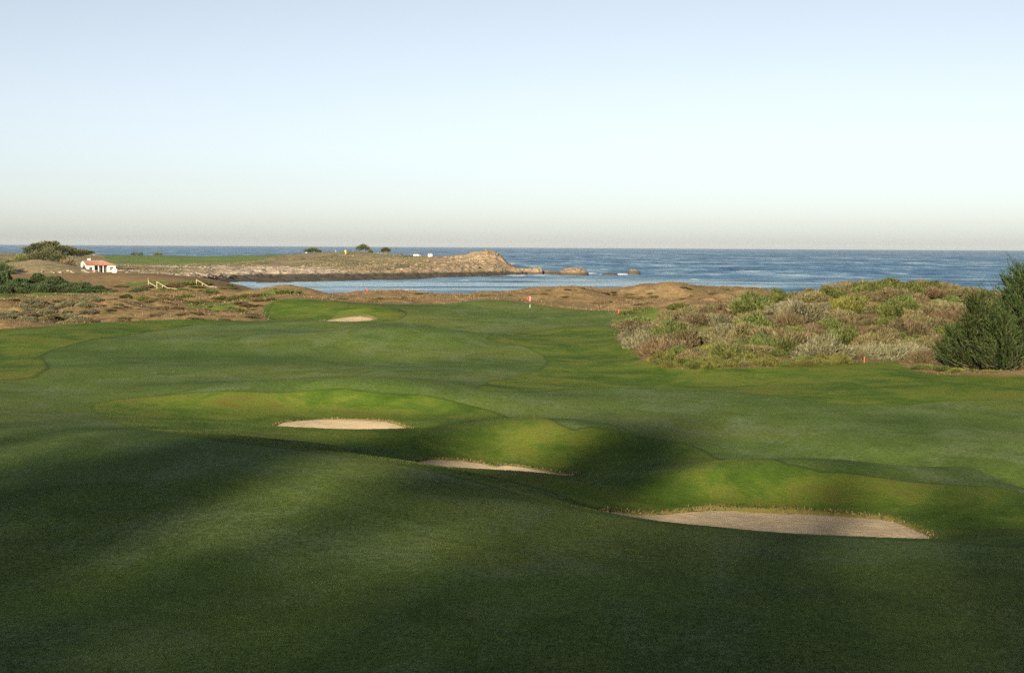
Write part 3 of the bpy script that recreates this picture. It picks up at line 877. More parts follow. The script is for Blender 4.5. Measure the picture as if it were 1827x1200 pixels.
def shrub_label(kind, x, y, r):
    d = sorted((math.hypot(x - a, (y - b) * 0.7), c) for a, b, c in LM)
    look = {'sage': 'silver grey sage shrub', 'tan': 'tan twiggy shrub', 'green': 'dark green leafy shrub', 'yellow': 'yellow flowering shrub', 'brown': 'dry brown shrub',
            'mat': 'low green ground cover mat', 'dark': 'dark green hedge shrub'}[kind]
    size = 'small' if r < 1.15 else 'large' if r > 1.75 else 'middling'
    rel = 'close to' if d[0][0] < 6 else 'some metres from' if d[0][0] < 13 else 'well away from'
    a = f"{size} {look} {rel} the {d[0][1]}"
    b = f"{a}, toward the {d[1][1]}"
    return b if len(b.split()) <= 16 else a
def shrub(kind, x, y, r, label=None, group=None, hscale=1.0, sink=0.05):
    if label is None and kind != 'dark':
        label = shrub_label(kind, x, y, r)
    o = bpy.data.objects.new(SN[kind], random.choice(SHRUB[kind]))
    COL.objects.link(o)
    o.location = (x, y, gz1(x, y) - sink * r)
    o.rotation_euler = (0, 0, random.uniform(0, 6.28))
    s = random.uniform(0.85, 1.15)
    o.scale = (r * s, r / s, r * hscale)
    o['label'] = label or SL[kind][0]
    o['category'] = 'ground cover' if kind == 'mat' else 'shrub'
    o['group'] = group or SL[kind][1]
    return o
def m_px(px, D):
    return px * D / F

rr0 = np.random.default_rng(5)
# named shrubs on the right dune: kind, photo x, y of the foot, width in photo pixels
taken = []
for kind, px, py, w, hs, lab in [
    ('tan', 1408, 622, 150, 1.05, 'largest tan shrub, a broad rounded mound in mid slope of the scrub dune'),
    ('sage', 1468, 645, 128, 0.95, 'broad silver shrub at the dune foot, beside the yellow flowering ones'),
    ('sage', 1580, 640, 105, 1.0, 'grey green feathery shrub next to the red stake'),
    ('tan', 1635, 628, 95, 0.9, 'brownish shrub in front of the shaded pine side'),
    ('green', 1336, 640, 46, 1.0, 'small bright green round shrub alone among grey ones'),
    ('green', 1190, 612, 62, 1.0, None), ('sage', 1250, 640, 64, 1.0, None), ('tan', 1288, 618, 52, 1.1, None), ('sage', 1318, 612, 38, 1.4, None),
    ('yellow', 1520, 566, 112, 0.9, 'wide yellow green shrub high on the dune face below the crest'),
    ('green', 1452, 572, 60, 0.8, None), ('green', 1598, 522, 78, 0.8, 'green shrub on the highest point of the scrub dune'),
    ('tan', 1560, 525, 90, 0.9, None), ('sage', 1500, 525, 80, 0.9, None), ('tan', 1450, 533, 70, 0.9, None), ('sage', 1690, 545, 70, 0.8, None),
    ('green', 1222, 565, 80, 0.5, None), ('tan', 1210, 590, 60, 0.8, None), ('green', 1240, 580, 56, 0.9, None), ('brown', 1290, 580, 60, 0.9, None),
    ('brown', 1360, 560, 60, 0.9, None), ('green', 1660, 585, 60, 0.9, None)]:
    p = spot_hit(px, py)
    r = m_px(w, p.y) / 2
    taken.append((p.x, p.y, r * 0.8))
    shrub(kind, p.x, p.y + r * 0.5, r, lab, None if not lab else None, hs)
EDGE = [(1100, 598), (1112, 612), (1132, 630), (1152, 645), (1180, 656), (1215, 660), (1260, 661), (1310, 662), (1360, 662), (1410, 661), (1460, 660), (1500, 658)]
ed = np.array([hit(*e) for e in EDGE])
for i in range(64):
    tt = rr0.uniform(0, len(ed) - 1.001); k = int(tt)
    q = ed[k] + (ed[k + 1] - ed[k]) * (tt - k)
    r = rr0.uniform(0.6, 1.35)
    nrm = np.array([0.35, 1.0]) if k > 3 else np.array([1.0, 0.25])
    q = q + nrm * (rr0.uniform(0.7, 4.5) + 0.4 * r)
    shrub('yellow' if rr0.random() < 0.7 else ('green' if rr0.random() < 0.7 else 'sage'), q[0], q[1], r, hscale=rr0.uniform(0.75, 1.1))
for px, py, w in [(1125, 560, 60), (1165, 556, 70), (1210, 556, 60), (1140, 572, 80), (1190, 574, 80), (1240, 568, 70), (1115, 582, 50), (1165, 588, 70), (1150, 552, 50)]:
    p = spot_hit(px, py)
    shrub('mat', p.x, p.y, m_px(w, p.y) / 2, hscale=random.uniform(0.8, 1.3))
lo, hi = SCRUB.min(0), SCRUB.max(0)
n_sh, tries = 0, 0
rr = np.random.default_rng(21)
cx = rr.uniform(lo[0], hi[0], 6000); cy = rr.uniform(lo[1], hi[1], 6000)
sdS = sdpoly(cx, cy, SCRUB)
sdT = -sdpoly(cx, cy, TURF)
for x, y, s1, s2 in zip(cx, cy, sdS, sdT):
    if s1 < 0 or s2 < 1.0 or n_sh > 430:
        continue
    r = rr.uniform(1.0, 2.6) * (0.8 if y < 126 else 1.1)
    if any((x - a) ** 2 + (y - b) ** 2 < (0.47 * (r + c)) ** 2 for a, b, c in taken):
        continue
    taken.append((x, y, r))
    n_sh += 1
    f = vnoise(np.array([x / 11]), np.array([y / 11]), 77)[0]
    q = rr.random()
    kind = ('sage' if q < 0.42 else 'tan' if q < 0.80 else 'green') if f > 0.5 else ('tan' if q < 0.42 else 'brown' if q < 0.55 else 'green' if q < 0.86 else 'yellow')
    if kind == 'yellow' and s2 > 8:
        kind = 'tan'
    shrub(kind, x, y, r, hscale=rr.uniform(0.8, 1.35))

# left dunes: grey shrubs, hedge, others
n_l = 0
LEFTG = ground_poly([(0, 560), (30, 545), (60, 534), (120, 532), (165, 540), (180, 556), (165, 572), (110, 578), (60, 572), (10, 576)], 2)
lo, hi = LEFTG.min(0), LEFTG.max(0)
tk = []
for i in range(700):
    x, y = rr.uniform(lo[0], hi[0]), rr.uniform(lo[1], hi[1])
    r = rr.uniform(0.8, 1.7)
    if sdpoly(np.array([x]), np.array([y]), LEFTG)[0] < 0 or any((x - a) ** 2 + (y - b) ** 2 < (0.8 * (r + c)) ** 2 for a, b, c in tk):
        continue
    tk.append((x, y, r)); n_l += 1
    if n_l > 46:
        break
    k = 'sage' if rr.random() < 0.8 else 'tan'
    shrub(k, x, y, r, ('small' if r < 1.1 else 'large' if r > 1.4 else 'middling') + (' silver grey' if k == 'sage' else ' tan') + ' shrub ' + ('low on the left dune by the lawn edge' if y < 203 else 'on the crest of the left dune' if y > 216 else 'half way up the left dune') + (', hedge end' if x < -62 else ', footpath end'), 'grey shrubs on the dune left of the fairway', 0.85)
for px, D, w, h in [(-12, 322, 46, 1.1), (18, 318, 50, 1.05), (52, 322, 46, 1.0), (84, 316, 50, 1.05), (112, 322, 42, 1.0), (138, 318, 40, 0.9), (162, 322, 38, 0.85), (182, 318, 26, 0.8),
                    (35, 334, 50, 1.0), (100, 336, 50, 1.0), (70, 340, 50, 1.0), (0, 340, 60, 1.0), (125, 330, 40, .9), (150, 332, 40, .8), (172, 330, 34, .8), (200, 326, 26, .6), (66, 328, 46, .9), (20, 328, 46, .9), (40, 316, 40, .8), (98, 320, 40, .85), (124, 314, 36, .8), (150, 314, 34, .75), (174, 316, 30, .7), (5, 314, 44, .9), (-30, 325, 50, 1.0), (205, 318, 22, .6)]:
    p = spot(px, D)
    shrub('dark', p.x, p.y, m_px(w, D) / 2, ('broad' if w > 44 else 'narrow') + ' dark green shrub in the ' + ('far' if D > 326 else 'near') + ' row of the hedge, ' + ('stair end' if px > 110 else 'outer end'), hscale=h)
for kind, px, py, w, lab in [('dark', 253, 524, 44, 'dark green bush below the wooden stair railing'), ('green', 222, 536, 26, 'bright green bush at the foot of the hedge slope'),
                             ('brown', 360, 553, 54, 'brown green mound of growth beside the sandy footpath'), ('green', 425, 552, 36, 'yellow green bush on the dune near the bunkered bank'),
                             ('mat', 330, 508, 50, 'green leafy mat above the wooden stairs'), ('green', 410, 533, 36, 'dark low bush at the end of the stairs'),
                             ('yellow', 250, 538, 34, 'yellow green low bush on the brown dune, below the railing'), ('mat', 508, 522, 60, 'low green mat on the dune crest left of the green')]:
    p = spot_hit(px, py)
    shrub(kind, p.x, p.y + 1, m_px(w, p.y) / 2, lab, None, 0.8)

# ------------------------------------------------------------------ tubes, trunks
def tube(path, radii, n=7):
    path = np.asarray(path, float); m = len(path)
    T = np.gradient(path, axis=0); T /= np.linalg.norm(T, axis=1, keepdims=True) + 1e-9
    ref = np.where(np.abs(T[:, 2:3]) > 0.9, np.array([[1.0, 0, 0]]), np.array([[0, 0, 1.0]]))
    A = np.cross(T, ref); A /= np.linalg.norm(A, axis=1, keepdims=True) + 1e-9
    B = np.cross(T, A)
    an = np.linspace(0, 2 * np.pi, n, endpoint=False)
    V = path[:, None] + np.asarray(radii, float)[:, None, None] * (np.cos(an)[None, :, None] * A[:, None] + np.sin(an)[None, :, None] * B[:, None])
    idx = np.arange(m * n).reshape(m, n)
    nx = np.roll(idx, -1, 1)
    Q = np.stack([idx[:-1], nx[:-1], nx[1:], idx[1:]], -1).reshape(-1, 4)
    return V.reshape(-1, 3), Q, np.full(m * n, 0.3)
def limb(a, b, r0, r1, rng, sag=0.0, n=6, wob=0.06):
    a, b = np.asarray(a, float), np.asarray(b, float)
    t = np.linspace(0, 1, n)[:, None]
    p = a + (b - a) * t
    ln = np.linalg.norm(b - a)
    p[1:-1] += rng.normal(size=(n - 2, 3)) * ln * wob
    p[:, 2] += sag * 4 * (t * (1 - t))[:, 0]
    return tube(p, np.linspace(r0, r1, n))
def blob_foliage(blobs, n, L, W, rng, up=0.4, flat=1.0):
    out = []
    tot = sum(max(b[1]) * sorted(b[1])[1] for b in blobs)
    for c, rad_ in blobs:
        k = max(60, int(n * max(rad_) * sorted(rad_)[1] / tot))
        d = rnd_unit(k, rng)
        f = lump_fn(int(rng.integers(1e6)), 7, 0.4)
        pts = np.asarray(c) + d * (f(np.abs(d)) * rng.uniform(0.25, 1.0, k) ** 0.45)[:, None] * np.asarray(rad_)
        dirs = d * np.array([1, 1, flat]) + np.array([0, 0, up]) + rnd_unit(k, rng) * 0.6
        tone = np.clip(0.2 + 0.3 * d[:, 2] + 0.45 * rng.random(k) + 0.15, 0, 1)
        out.append(sprigs(pts, dirs, L, W, rng, tone))
    return out

def cypress(name, blobs, trunks, n, L, W, mat_b, seed, loc, label, group=None, lm=L_CYP):
    rng = np.random.default_rng(seed)
    root = link(name, None, None, loc=loc, label=label, cat='tree', group=group)
    tm = mesh_of('trunk', [limb(*t_, rng) for t_ in trunks], mat_b, True)
    link('trunk', tm, None, root)
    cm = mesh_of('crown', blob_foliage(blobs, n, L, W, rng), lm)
    link('crown', cm, None, root)
    return root

# ------------------------------------------------------------------ pines on the right
def pine(h, R, seed, nb=80, label='', loc=(0, 0, 0), lean=0.0):
    rng = np.random.default_rng(seed)
    root = link('pine_tree', None, None, loc=loc, label=label, cat='tree', group='young pines at the end of the scrub dune')
    wood, leaf = [limb((0, 0, -0.2), (lean * h, 0, h * 0.93), 0.05 * R, 0.03, rng, n=7, wob=0.012)], []
    tp, td, tl = [], [], []
    for i in range(nb):
        t = (i + rng.random()) / nb
        z0 = h * (0.02 + 0.90 * t ** 1.1)
        az = i * 2.39996 + rng.normal() * 0.3
        ln = R * (1 - t) ** 0.62 * rng.uniform(0.55, 1.12) * (1.0 if t > 0.12 else 0.85)
        ln = max(ln, 0.45)
        o = np.array([math.cos(az), math.sin(az), 0.0])
        a = np.array([lean * z0, 0, z0])
        b = a + o * ln + np.array([0, 0, ln * rng.uniform(0.18, 0.55) + 0.25 * t * R])
        wood.append(limb(a, b, 0.028 * (1 - t) + 0.014, 0.012, rng, sag=-0.10 * ln, n=5, wob=0.03))
        m = int(6 + ln * 6.5)
        for k in range(m):
            f = rng.uniform(0.25, 1.0) if k else 1.0
            p = a + (b - a) * f + rng.normal(size=3) * 0.16 * (0.5 + ln * 0.18)
            p[2] -= 0.10 * ln * 4 * f * (1 - f)
            tp.append(p); td.append(np.array([0, 0, 0.9]) + o * rng.uniform(0.1, 0.9) + rng.normal(size=3) * 0.25)
            tl.append(rng.uniform(0.55, 1.1) * (1.75 if k == 0 else 1.0))
    for k in range(5):                                      # leaders
        tp.append(np.array([lean * h + rng.normal() * 0.12, rng.normal() * 0.12, h * (0.80 + 0.035 * k)])); td.append(np.array([rng.normal() * 0.1, 0, 1.0])); tl.append(0.75)
    tp, td, tl = np.array(tp), np.array(td), np.array(tl)
    td /= np.linalg.norm(td, axis=1, keepdims=True)
    nn = 34
    f = rng.uniform(0, 1, (len(tp), nn, 1))
    base = tp[:, None] + td[:, None] * f * tl[:, None, None] * 0.8
    dr = td[:, None] * 0.95 + rnd_unit(len(tp) * nn, rng).reshape(len(tp), nn, 3) * 0.40
    tone = np.clip(rng.uniform(0, 0.45, (len(tp), 1)) + rng.uniform(0.0, 0.3, (len(tp), nn)) + (f[..., 0] > 0.8) * 0.2, 0, 1)
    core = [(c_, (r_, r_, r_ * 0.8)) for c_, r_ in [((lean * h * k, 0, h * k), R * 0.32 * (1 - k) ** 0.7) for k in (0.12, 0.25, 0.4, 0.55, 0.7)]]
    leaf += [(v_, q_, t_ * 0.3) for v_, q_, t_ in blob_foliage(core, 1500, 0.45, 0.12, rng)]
    leaf.append(sprigs(base.reshape(-1, 3), dr.reshape(-1, 3), 0.22, 0.038, rng, tone.ravel()))
    link('trunk', mesh_of('trunk', wood, M_BARK, True), None, root)
    link('crown', mesh_of('crown', leaf, L_PINE), None, root)
    return root
def gp(px, D, dz=0.0):
    p = spot(px, D)
    return (p.x, p.y, p.z + dz)
pine(7.7, 4.5, 3, 150, 'tallest young pine, dense and dark green, beside the scrub dune', gp(1826, 121.5))
pine(5.9, 2.6, 5, 90, 'middle sized pine between the tallest pine and the low pine', gp(1745, 120.5))
pine(3.0, 1.7, 8, 40, 'low bushy pine sapling at the shrub side of the taller pines', gp(1704, 121.5))
pine(4.2, 2.6, 12, 60, 'short pine in front of the tallest pine at the lawn edge', gp(1790, 118.0))
pine(7.5, 3.6, 15, 90, 'pine at the far side of the tallest pine, away from the shrubs', gp(1960, 122))
# weeds at their foot
for px, D, r in [(1650, 118.5, 1.1), (1680, 117.5, 1.2), (1710, 116.5, 1.0), (1640, 116.8, 0.9), (1740, 116.6, 0.8), (1800, 116, 0.9), (1770, 115.8, 0.7)]:
    p = spot(px, D)
    shrub('yellow' if random.random() < .5 else 'green', p.x, p.y, r, 'low green weed clump at the foot of the pines', 'weeds at the foot of the pines', 0.55)

# ------------------------------------------------------------------ tall trees behind the viewpoint that shade the near lawn
def tall_tree(seed, high=False):
    rng = np.random.default_rng(seed)
    root = link('tall_pine', None, None, loc=(0, 0, 0), label='tall dark pine behind the viewpoint shading the near lawn', cat='tree', group='tall pines behind the viewpoint')
    bl, wd = [], [limb((0, 0, -1), (0.3, 0, 21), 0.55, 0.1, rng, n=8, wob=0.01)]
    for i in range(17):
        t = i / 16
        z = 19.6 + 2.6 * t if high else 4.5 + 17.5 * t
        rr_ = 4.3 * (1 - t) ** 0.45 * rng.uniform(0.7, 1.1) + 1.0
        az = i * 2.4
        c = (math.cos(az) * rr_ * 0.6, math.sin(az) * rr_ * 0.6, z)
        bl.append((c, (rr_ * 0.72, rr_ * 0.72, 1.25 + 0.6 * (1 - t))))
        wd.append(limb((0.2 * t, 0, z - 0.8), c, 0.14, 0.05, rng))
    link('trunk', mesh_of('trunk', wd, M_BARK, True), None, root)
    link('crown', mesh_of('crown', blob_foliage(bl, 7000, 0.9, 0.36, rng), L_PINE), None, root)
    return root
PROT = [tall_tree(31), tall_tree(32), tall_tree(33), tall_tree(34, True)]
hx_, hy_ = math.sin(rad(SUN_AZ)), math.cos(rad(SUN_AZ))
used = [False] * 4
# (offset across the sun, distance behind along the sun, reach of the shadow tip along the sun direction)
TREES = [(-80, 92, 50), (-72, 97, 52), (-65, 91, 54), (-58, 96, 56), (-51, 92, 57), (-45, 97, 58), (-39.5, 91, 60), (-34.5, 97, 61), (-29.5, 92, 56), (-23.5, 96, 65), (-26, 90, 52), (-20, 91, 47),
         (-15.5, 97, 39), (-12.5, 100, 72), (-10, 90, 39), (-6, 97, 50), (-2, 92, 62), (3, 96, 61), (7.5, 91, 63), (13, 97, 62), (19, 92, 60), (26, 96, 58),
         (-75, 78, 40), (-61, 80, 42), (-48, 78, 44), (-37, 80, 44), (-30, 78, 42), (-22, 80, 36), (-16, 78, 30), (-9, 80, 30), (-2, 78, 40), (5, 80, 42), (13, 78, 40), (22, 80, 40)]
for i, (s, R_, reach) in enumerate(TREES):
    x, y = hy_ * s - hx_ * R_, -hx_ * s - hy_ * R_
    zb = 14.2 + 0.02 * max(-y, 0) if y < 0 else gz1(x, y)
    top = 7.0 + math.tan(rad(SUN_EL)) * (R_ + reach)
    k = 3 if reach > 63.5 else i % 3
    o = PROT[k] if not used[k] else tree_copy(PROT[k])
    used[k] = True
    sc = max(0.35, (top - zb) / 22.6)
    o.location = (x, y, zb)
    o.rotation_euler = (0, 0, i * 1.7)
    o.scale = (max(sc, 0.95), max(sc, 0.95), sc) if reach < 60 else (0.68, 0.68, sc)

# ------------------------------------------------------------------ far trees
def B(cx_, cy_, cz_, rx, ry, rz):
    return ((cx_, cy_, cz_), (rx, ry, rz))
g = 0.256                                                   # metres per photo pixel by the house
q = spot(102, 640)
cypress('cypress_tree', [B(-8, 0, 11.2, 4.5, 4, 1.6), B(-3.5, 1, 12.0, 5, 4, 1.7), B(-11, 1, 9.6, 4.5, 4, 1.8), B(1.5, 0, 10.4, 4, 4, 1.3), B(5.0, 0, 9.4, 4.6, 3.5, 1.5), B(9.5, 0, 8.7, 5.0, 3, 1.25), B(13.5, 0, 8.8, 3.6, 2, 0.9),
                         B(-6, -1, 8.6, 5.5, 4, 2.4), B(0, -1, 7.8, 4, 4, 2.0)],
        [((4.5, 0, -0.5), (4.8, 0, 3.0), 0.7, 0.55), ((4.8, 0, 2.8), (1.5, 0, 7.5), 0.5, 0.25), ((4.8, 0, 2.8), (8.5, 0, 7.2), 0.42, 0.2), ((3.2, 0, 5), (-4, 0, 10.5), 0.3, 0.15)],
        11000, 0.9, 0.32, M_PALEBARK, 41, (q.x, q.y, q.z - 0.2), 'large wind swept cypress with pale trunk leaning over the white cottage')
def bush_tree(px, D, w, h, seed, label, lm=L_CYP, n=2600, squash=1.0):
    rng = np.random.default_rng(seed)
    p = spot(px, D)
    bl = []
    for i in range(7):
        a = rng.uniform(-0.36, 0.36) * w
        hh = h * (1 - (abs(a) / (w * 0.55)) ** 2) * rng.uniform(0.7, 1.0)
        bl.append(B(a, rng.uniform(-1, 1) * w * 0.12, hh * 0.55, w * 0.22, w * 0.2, hh * 0.5))
    return cypress('bushy_cypress', bl, [((0, 0, -0.5), (0, 0, h * 0.5), 0.4, 0.2)], n, 0.8, 0.3, M_BARK, seed, (p.x, p.y, p.z - 0.2), label, None, lm)
bush_tree(86, 622, 22, 12.5, 51, 'rounded dense cypress bush on the mound beside the cottage', n=7000)
bush_tree(54, 628, 16, 10.0, 52, 'middle bushy cypress between the mound and the open lawn', n=2600)
bush_tree(32, 626, 12, 8.6, 53, 'pale green bushy cypress at the outer end of the cottage trees', L_GREEN, n=2200)
bush_tree(4, 560, 10, 6.0, 54, 'dark rounded tree standing apart from the cottage trees', L_DARK, n=2200)
bush_tree(118, 606, 8, 5.0, 55, 'brownish thicket against the cottage side wall', L_BROWN, n=1500)
def umbrella_tree(px, D, w, h, seed, label, twin=False):
    p = spot(px, D)
    bl = [B(-w * .28, 0, h * .62, w * .26, w * .22, h * .20), B(0, 0, h * .78, w * .30, w * .25, h * .22), B(w * .27, 0, h * .64, w * .26, w * .22, h * .18), B(-.12 * w, .5, h * .7, w * .25, w * .2, h * .2), B(.36 * w, 0, h * .58, w * .16, w * .14, h * .1)]
    tr = [((0, 0, -0.4), (-.05 * w, 0, h * .35), .35, .28), ((-.05 * w, 0, h * .3), (-w * .22, 0, h * .6), .24, .12), ((-.05 * w, 0, h * .3), (w * .18, 0, h * .6), .24, .12), ((.12 * w, 0, -0.4), (w * .1, 0, h * .55), .25, .15)]
    return cypress('headland_cypress', bl, tr, 1900, 0.8, 0.32, M_BARK, seed, (p.x, p.y, p.z), label, 'cypresses on the headland')
umbrella_tree(558, 985, 12.5, 5.9, 61, 'flat topped cypress standing alone on the headland lawn')
umbrella_tree(648, 985, 9.5, 7.4, 62, 'taller flat topped cypress by the sand mound on the headland')
umbrella_tree(688, 975, 6.2, 4.8, 63, 'small slanting cypress at the far end of the sand mound')
for px, D, w, h, sd, lab in [(661, 975, 3.5, 4.2, 64, 'small round bush between the two cypresses by the sand mound'), (245, 1000, 8, 4, 65, 'broad dark bush on the far lawn behind the cottage'),
                             (282, 1000, 6.5, 4.2, 66, 'rounder dark bush on the far lawn further out than the broad one')]:
    bush_tree(px, D, w, h, sd, lab, n=700)

# ------------------------------------------------------------------ simple solids
def box(c, s, rz=0.0, tone=0.3):
    x, y, z = np.array(s) / 2
    V = np.array([(-x, -y, -z), (x, -y, -z), (x, y, -z), (-x, y, -z), (-x, -y, z), (x, -y, z), (x, y, z), (-x, y, z)])
    cs, sn = math.cos(rz), math.sin(rz)
    V = np.stack([V[:, 0] * cs - V[:, 1] * sn, V[:, 0] * sn + V[:, 1] * cs, V[:, 2]], 1) + np.array(c)
    Q = np.array([(0, 3, 2, 1), (4, 5, 6, 7), (0, 1, 5, 4), (1, 2, 6, 5), (2, 3, 7, 6), (3, 0, 4, 7)])
    return V, Q, np.full(8, tone)
def beam(a, b, w, h=None):
    """square bar between two points"""
    a, b = np.asarray(a, float), np.asarray(b, float)
    h = h or w
    d = b - a; L_ = np.linalg.norm(d); d /= L_
    up = np.array([0, 0, 1.0]) if abs(d[2]) < 0.95 else np.array([1.0, 0, 0])
    s = np.cross(d, up); s /= np.linalg.norm(s); u = np.cross(s, d)
    V = np.array([p + s * i * w / 2 + u * j * h / 2 for p in (a, b) for i, j in ((-1, -1), (1, -1), (1, 1), (-1, 1))])
    Q = np.array([(0, 1, 2, 3), (4, 7, 6, 5), (0, 4, 5, 1), (1, 5, 6, 2), (2, 6, 7, 3), (3, 7, 4, 0)])
    return V, Q, np.full(8, 0.3)
def flat_mat(name, a, b=None, rough=0.7, scale=3.0):
    t = NT(name)
    if b is None:
        b = tuple(v * 0.75 for v in a)
    n = t.noise(t.coord(), scale, 5, 0.65)
    return t.done(t.ramp(n, [(0.35, b), (0.65, a)]), rough, t.bump(n, 0.3, 0.02), 0.3)
M_WHITE = flat_mat('white_stucco', (0.47, 0.455, 0.42), (0.36, 0.345, 0.31), 0.85, 1.2)
M_TILE = flat_mat('red_roof_tile', (0.26, 0.135, 0.095), (0.15, 0.075, 0.055), 0.8, 1.6)
M_GLASS = flat_mat('dark_window_glass', (0.03, 0.035, 0.04), (0.02, 0.022, 0.025), 0.12, 0.5)
M_WOOD = flat_mat('weathered_timber', (0.27, 0.215, 0.145), (0.19, 0.15, 0.10), 0.85, 2.0)
M_BLACK = flat_mat('black_paint', (0.022, 0.022, 0.024), (0.015, 0.015, 0.016), 0.5)
M_WPAINT = flat_mat('white_paint', (0.55, 0.55, 0.53), (0.46, 0.46, 0.44), 0.5)
M_RED = flat_mat('red_cloth', (0.55, 0.035, 0.03), (0.42, 0.025, 0.02), 0.7)
M_ORANGE = flat_mat('orange_red_paint', (0.65, 0.10, 0.045), (0.5, 0.07, 0.03), 0.6)
M_YELLOWC = flat_mat('yellow_cloth', (0.85, 0.60, 0.03), (0.75, 0.5, 0.02), 0.7)
M_RUBBER = flat_mat('tyre_rubber', (0.02, 0.02, 0.02), None, 0.8)
M_SHUT = flat_mat('grey_window_frame', (0.25, 0.23, 0.20), None, 0.7)
def part(name, shapes, mat, parent, smooth=False, label=None):
    return link(name, mesh_of(name, shapes, mat, smooth), None, parent, label=label)

# ------------------------------------------------------------------ white cottage
hp = spot(154.5, 612)
cot = link('white_cottage', None, None, loc=(hp.x, hp.y, hp.z), label='white stucco cottage with low red tiled roof by the cove', cat='house')
TH = rad(28)
cot.rotation_euler = (0, 0, TH)
W_, DP, E_, RD, RH = 12.4, 12.0, 3.1, 7.4, 2.0           # width, depth, eave height, ridge depth, roof rise
def prism(poly, y0, y1, axis='x'):
    """closed polygon in (a, z) pushed along the other ground axis"""
    poly = np.asarray(poly, float); n = len(poly)
    if axis == 'x':                                       # polygon in y,z pushed along x
        V = np.array([(y, p[0], p[1]) for y in (y0, y1) for p in poly])
    else:
        V = np.array([(p[0], y, p[1]) for y in (y0, y1) for p in poly])
    return V, n
def wall_poly(name, poly, x0, x1, mat, axis='x'):
    V, n = prism(poly, x0, x1, axis)
    me = bpy.data.meshes.new(name)
    F_ = [list(range(n)), list(range(n, 2 * n))[::-1]] + [[i, i + n, (i + 1) % n + n, (i + 1) % n] for i in range(n)]
    me.from_pydata(V.tolist(), [], F_)
    me.update(); me.materials.append(mat)
    return link(name, me, None, cot)
side = [(0.0, -1.2), (DP, -1.2), (DP, E_ + 0.9), (RD, E_ + RH - 0.05), (0.0, E_ - 0.05)]
wall_poly('side_wall', side, 0.0, 0.35, M_WHITE)
wall_poly('side_wall', [(0.0, -1.2), (DP, -1.2), (DP, E_ - 0.05), (0.0, E_ - 0.05)], W_ - 0.35, W_, M_WHITE)
def box3(x0, x1, y0, y1, z0, z1):
    return box(((x0 + x1) / 2, (y0 + y1) / 2, (z0 + z1) / 2), (x1 - x0, y1 - y0, z1 - z0))
part('front_wall', [box3(0.352, 3.4, 0.01, 0.3, -1.2, E_ - .06)], M_WHITE, cot)
part('front_wall', [box3(8.9, W_ - 0.352, 0.01, 0.3, -1.2, E_ - .06)], M_WHITE, cot)
part('recessed_wall', [box3(3.4, 8.9, 2.2, 2.4, -1.2, E_ - .06)], M_WHITE, cot)
part('return_wall', [box3(3.1, 3.39, 0.31, 2.19, -1.2, E_ - .07), box3(8.91, 9.2, 0.31, 2.19, -1.2, E_ - .07)], M_WHITE, cot)
part('rear_wall', [box3(0.36, W_ - .36, DP - .3, DP - .01, -1.2, E_ - .06)], M_WHITE, cot)
part('terrace', [box3(-0.3, W_ + 0.5, -1.5, 2.19, -1.6, -0.35)], flat_mat('stone_terrace', (0.36, 0.30, 0.23), None, .9), cot)
for k in range(4):
    x0 = 3.75 + k * 1.22
    d = part('glass_door', [box3(x0, x0 + 1.05, 2.13, 2.19, -0.3, 2.6)], M_GLASS, cot)
    part('door_frame', [box3(x0 - .06, x0, 2.08, 2.19, -0.3, 2.7), box3(x0 + 1.05, x0 + 1.11, 2.08, 2.19, -0.3, 2.7), box3(x0, x0 + 1.05, 2.08, 2.19, 2.6, 2.7)], M_SHUT, d)
for x in (5.1, 7.1):
    part('column', [box3(x - .16, x + .16, 0.1, 0.42, -0.34, E_ - .07)], M_WHITE, cot)
for x0, x1 in ((1.25, 2.35), (10.1, 11.2)):
    w_ = part('window', [box3(x0, x1, -0.03, 0.006, 0.95, 2.35)], M_GLASS, cot)
    part('window_frame', [box3(x0 - .09, x0, -.07, .006, .86, 2.44), box3(x1, x1 + .09, -.07, .006, .86, 2.44), box3(x0, x1, -.07, .006, .86, .95), box3(x0, x1, -.07, .006, 2.35, 2.44), box3((x0 + x1) / 2 - .03, (x0 + x1) / 2 + .03, -.06, -.032, .95, 2.35)], M_SHUT, w_)
part('side_window', [box3(-0.03, -0.002, 6.2, 8.0, 1.6, 2.4)], M_GLASS, cot)
part('side_door', [box3(-0.03, -0.002, 3.6, 4.6, -0.8, 1.5)], M_SHUT, cot)
# roof: ribbed tile planes with real barrel ribs
def tiled(p00, p10, p01, p11, ribs, amp=0.09, rows_=7):
    u = np.linspace(0, 1, ribs * 4 + 1); v = np.linspace(0, 1, rows_ * 2 + 1)
    Vv, Uu = np.meshgrid(v, u, indexing='ij')
    p = [np.asarray(a, float) for a in (p00, p10, p01, p11)]
    pos = (1 - Uu)[..., None] * ((1 - Vv)[..., None] * p[0] + Vv[..., None] * p[2]) + Uu[..., None] * ((1 - Vv)[..., None] * p[1] + Vv[..., None] * p[3])
    pos[..., 2] += amp * np.abs(np.sin(Uu * ribs * np.pi)) + 0.05 * (1 - (Vv * rows_) % 1)
    r, c = Uu.shape
    idx = np.arange(r * c).reshape(r, c)
    Q = np.stack([idx[:-1, :-1], idx[:-1, 1:], idx[1:, 1:], idx[1:, :-1]], -1).reshape(-1, 4)
    return pos.reshape(-1, 3), Q, np.full(r * c, 0.3)
OV = 0.55
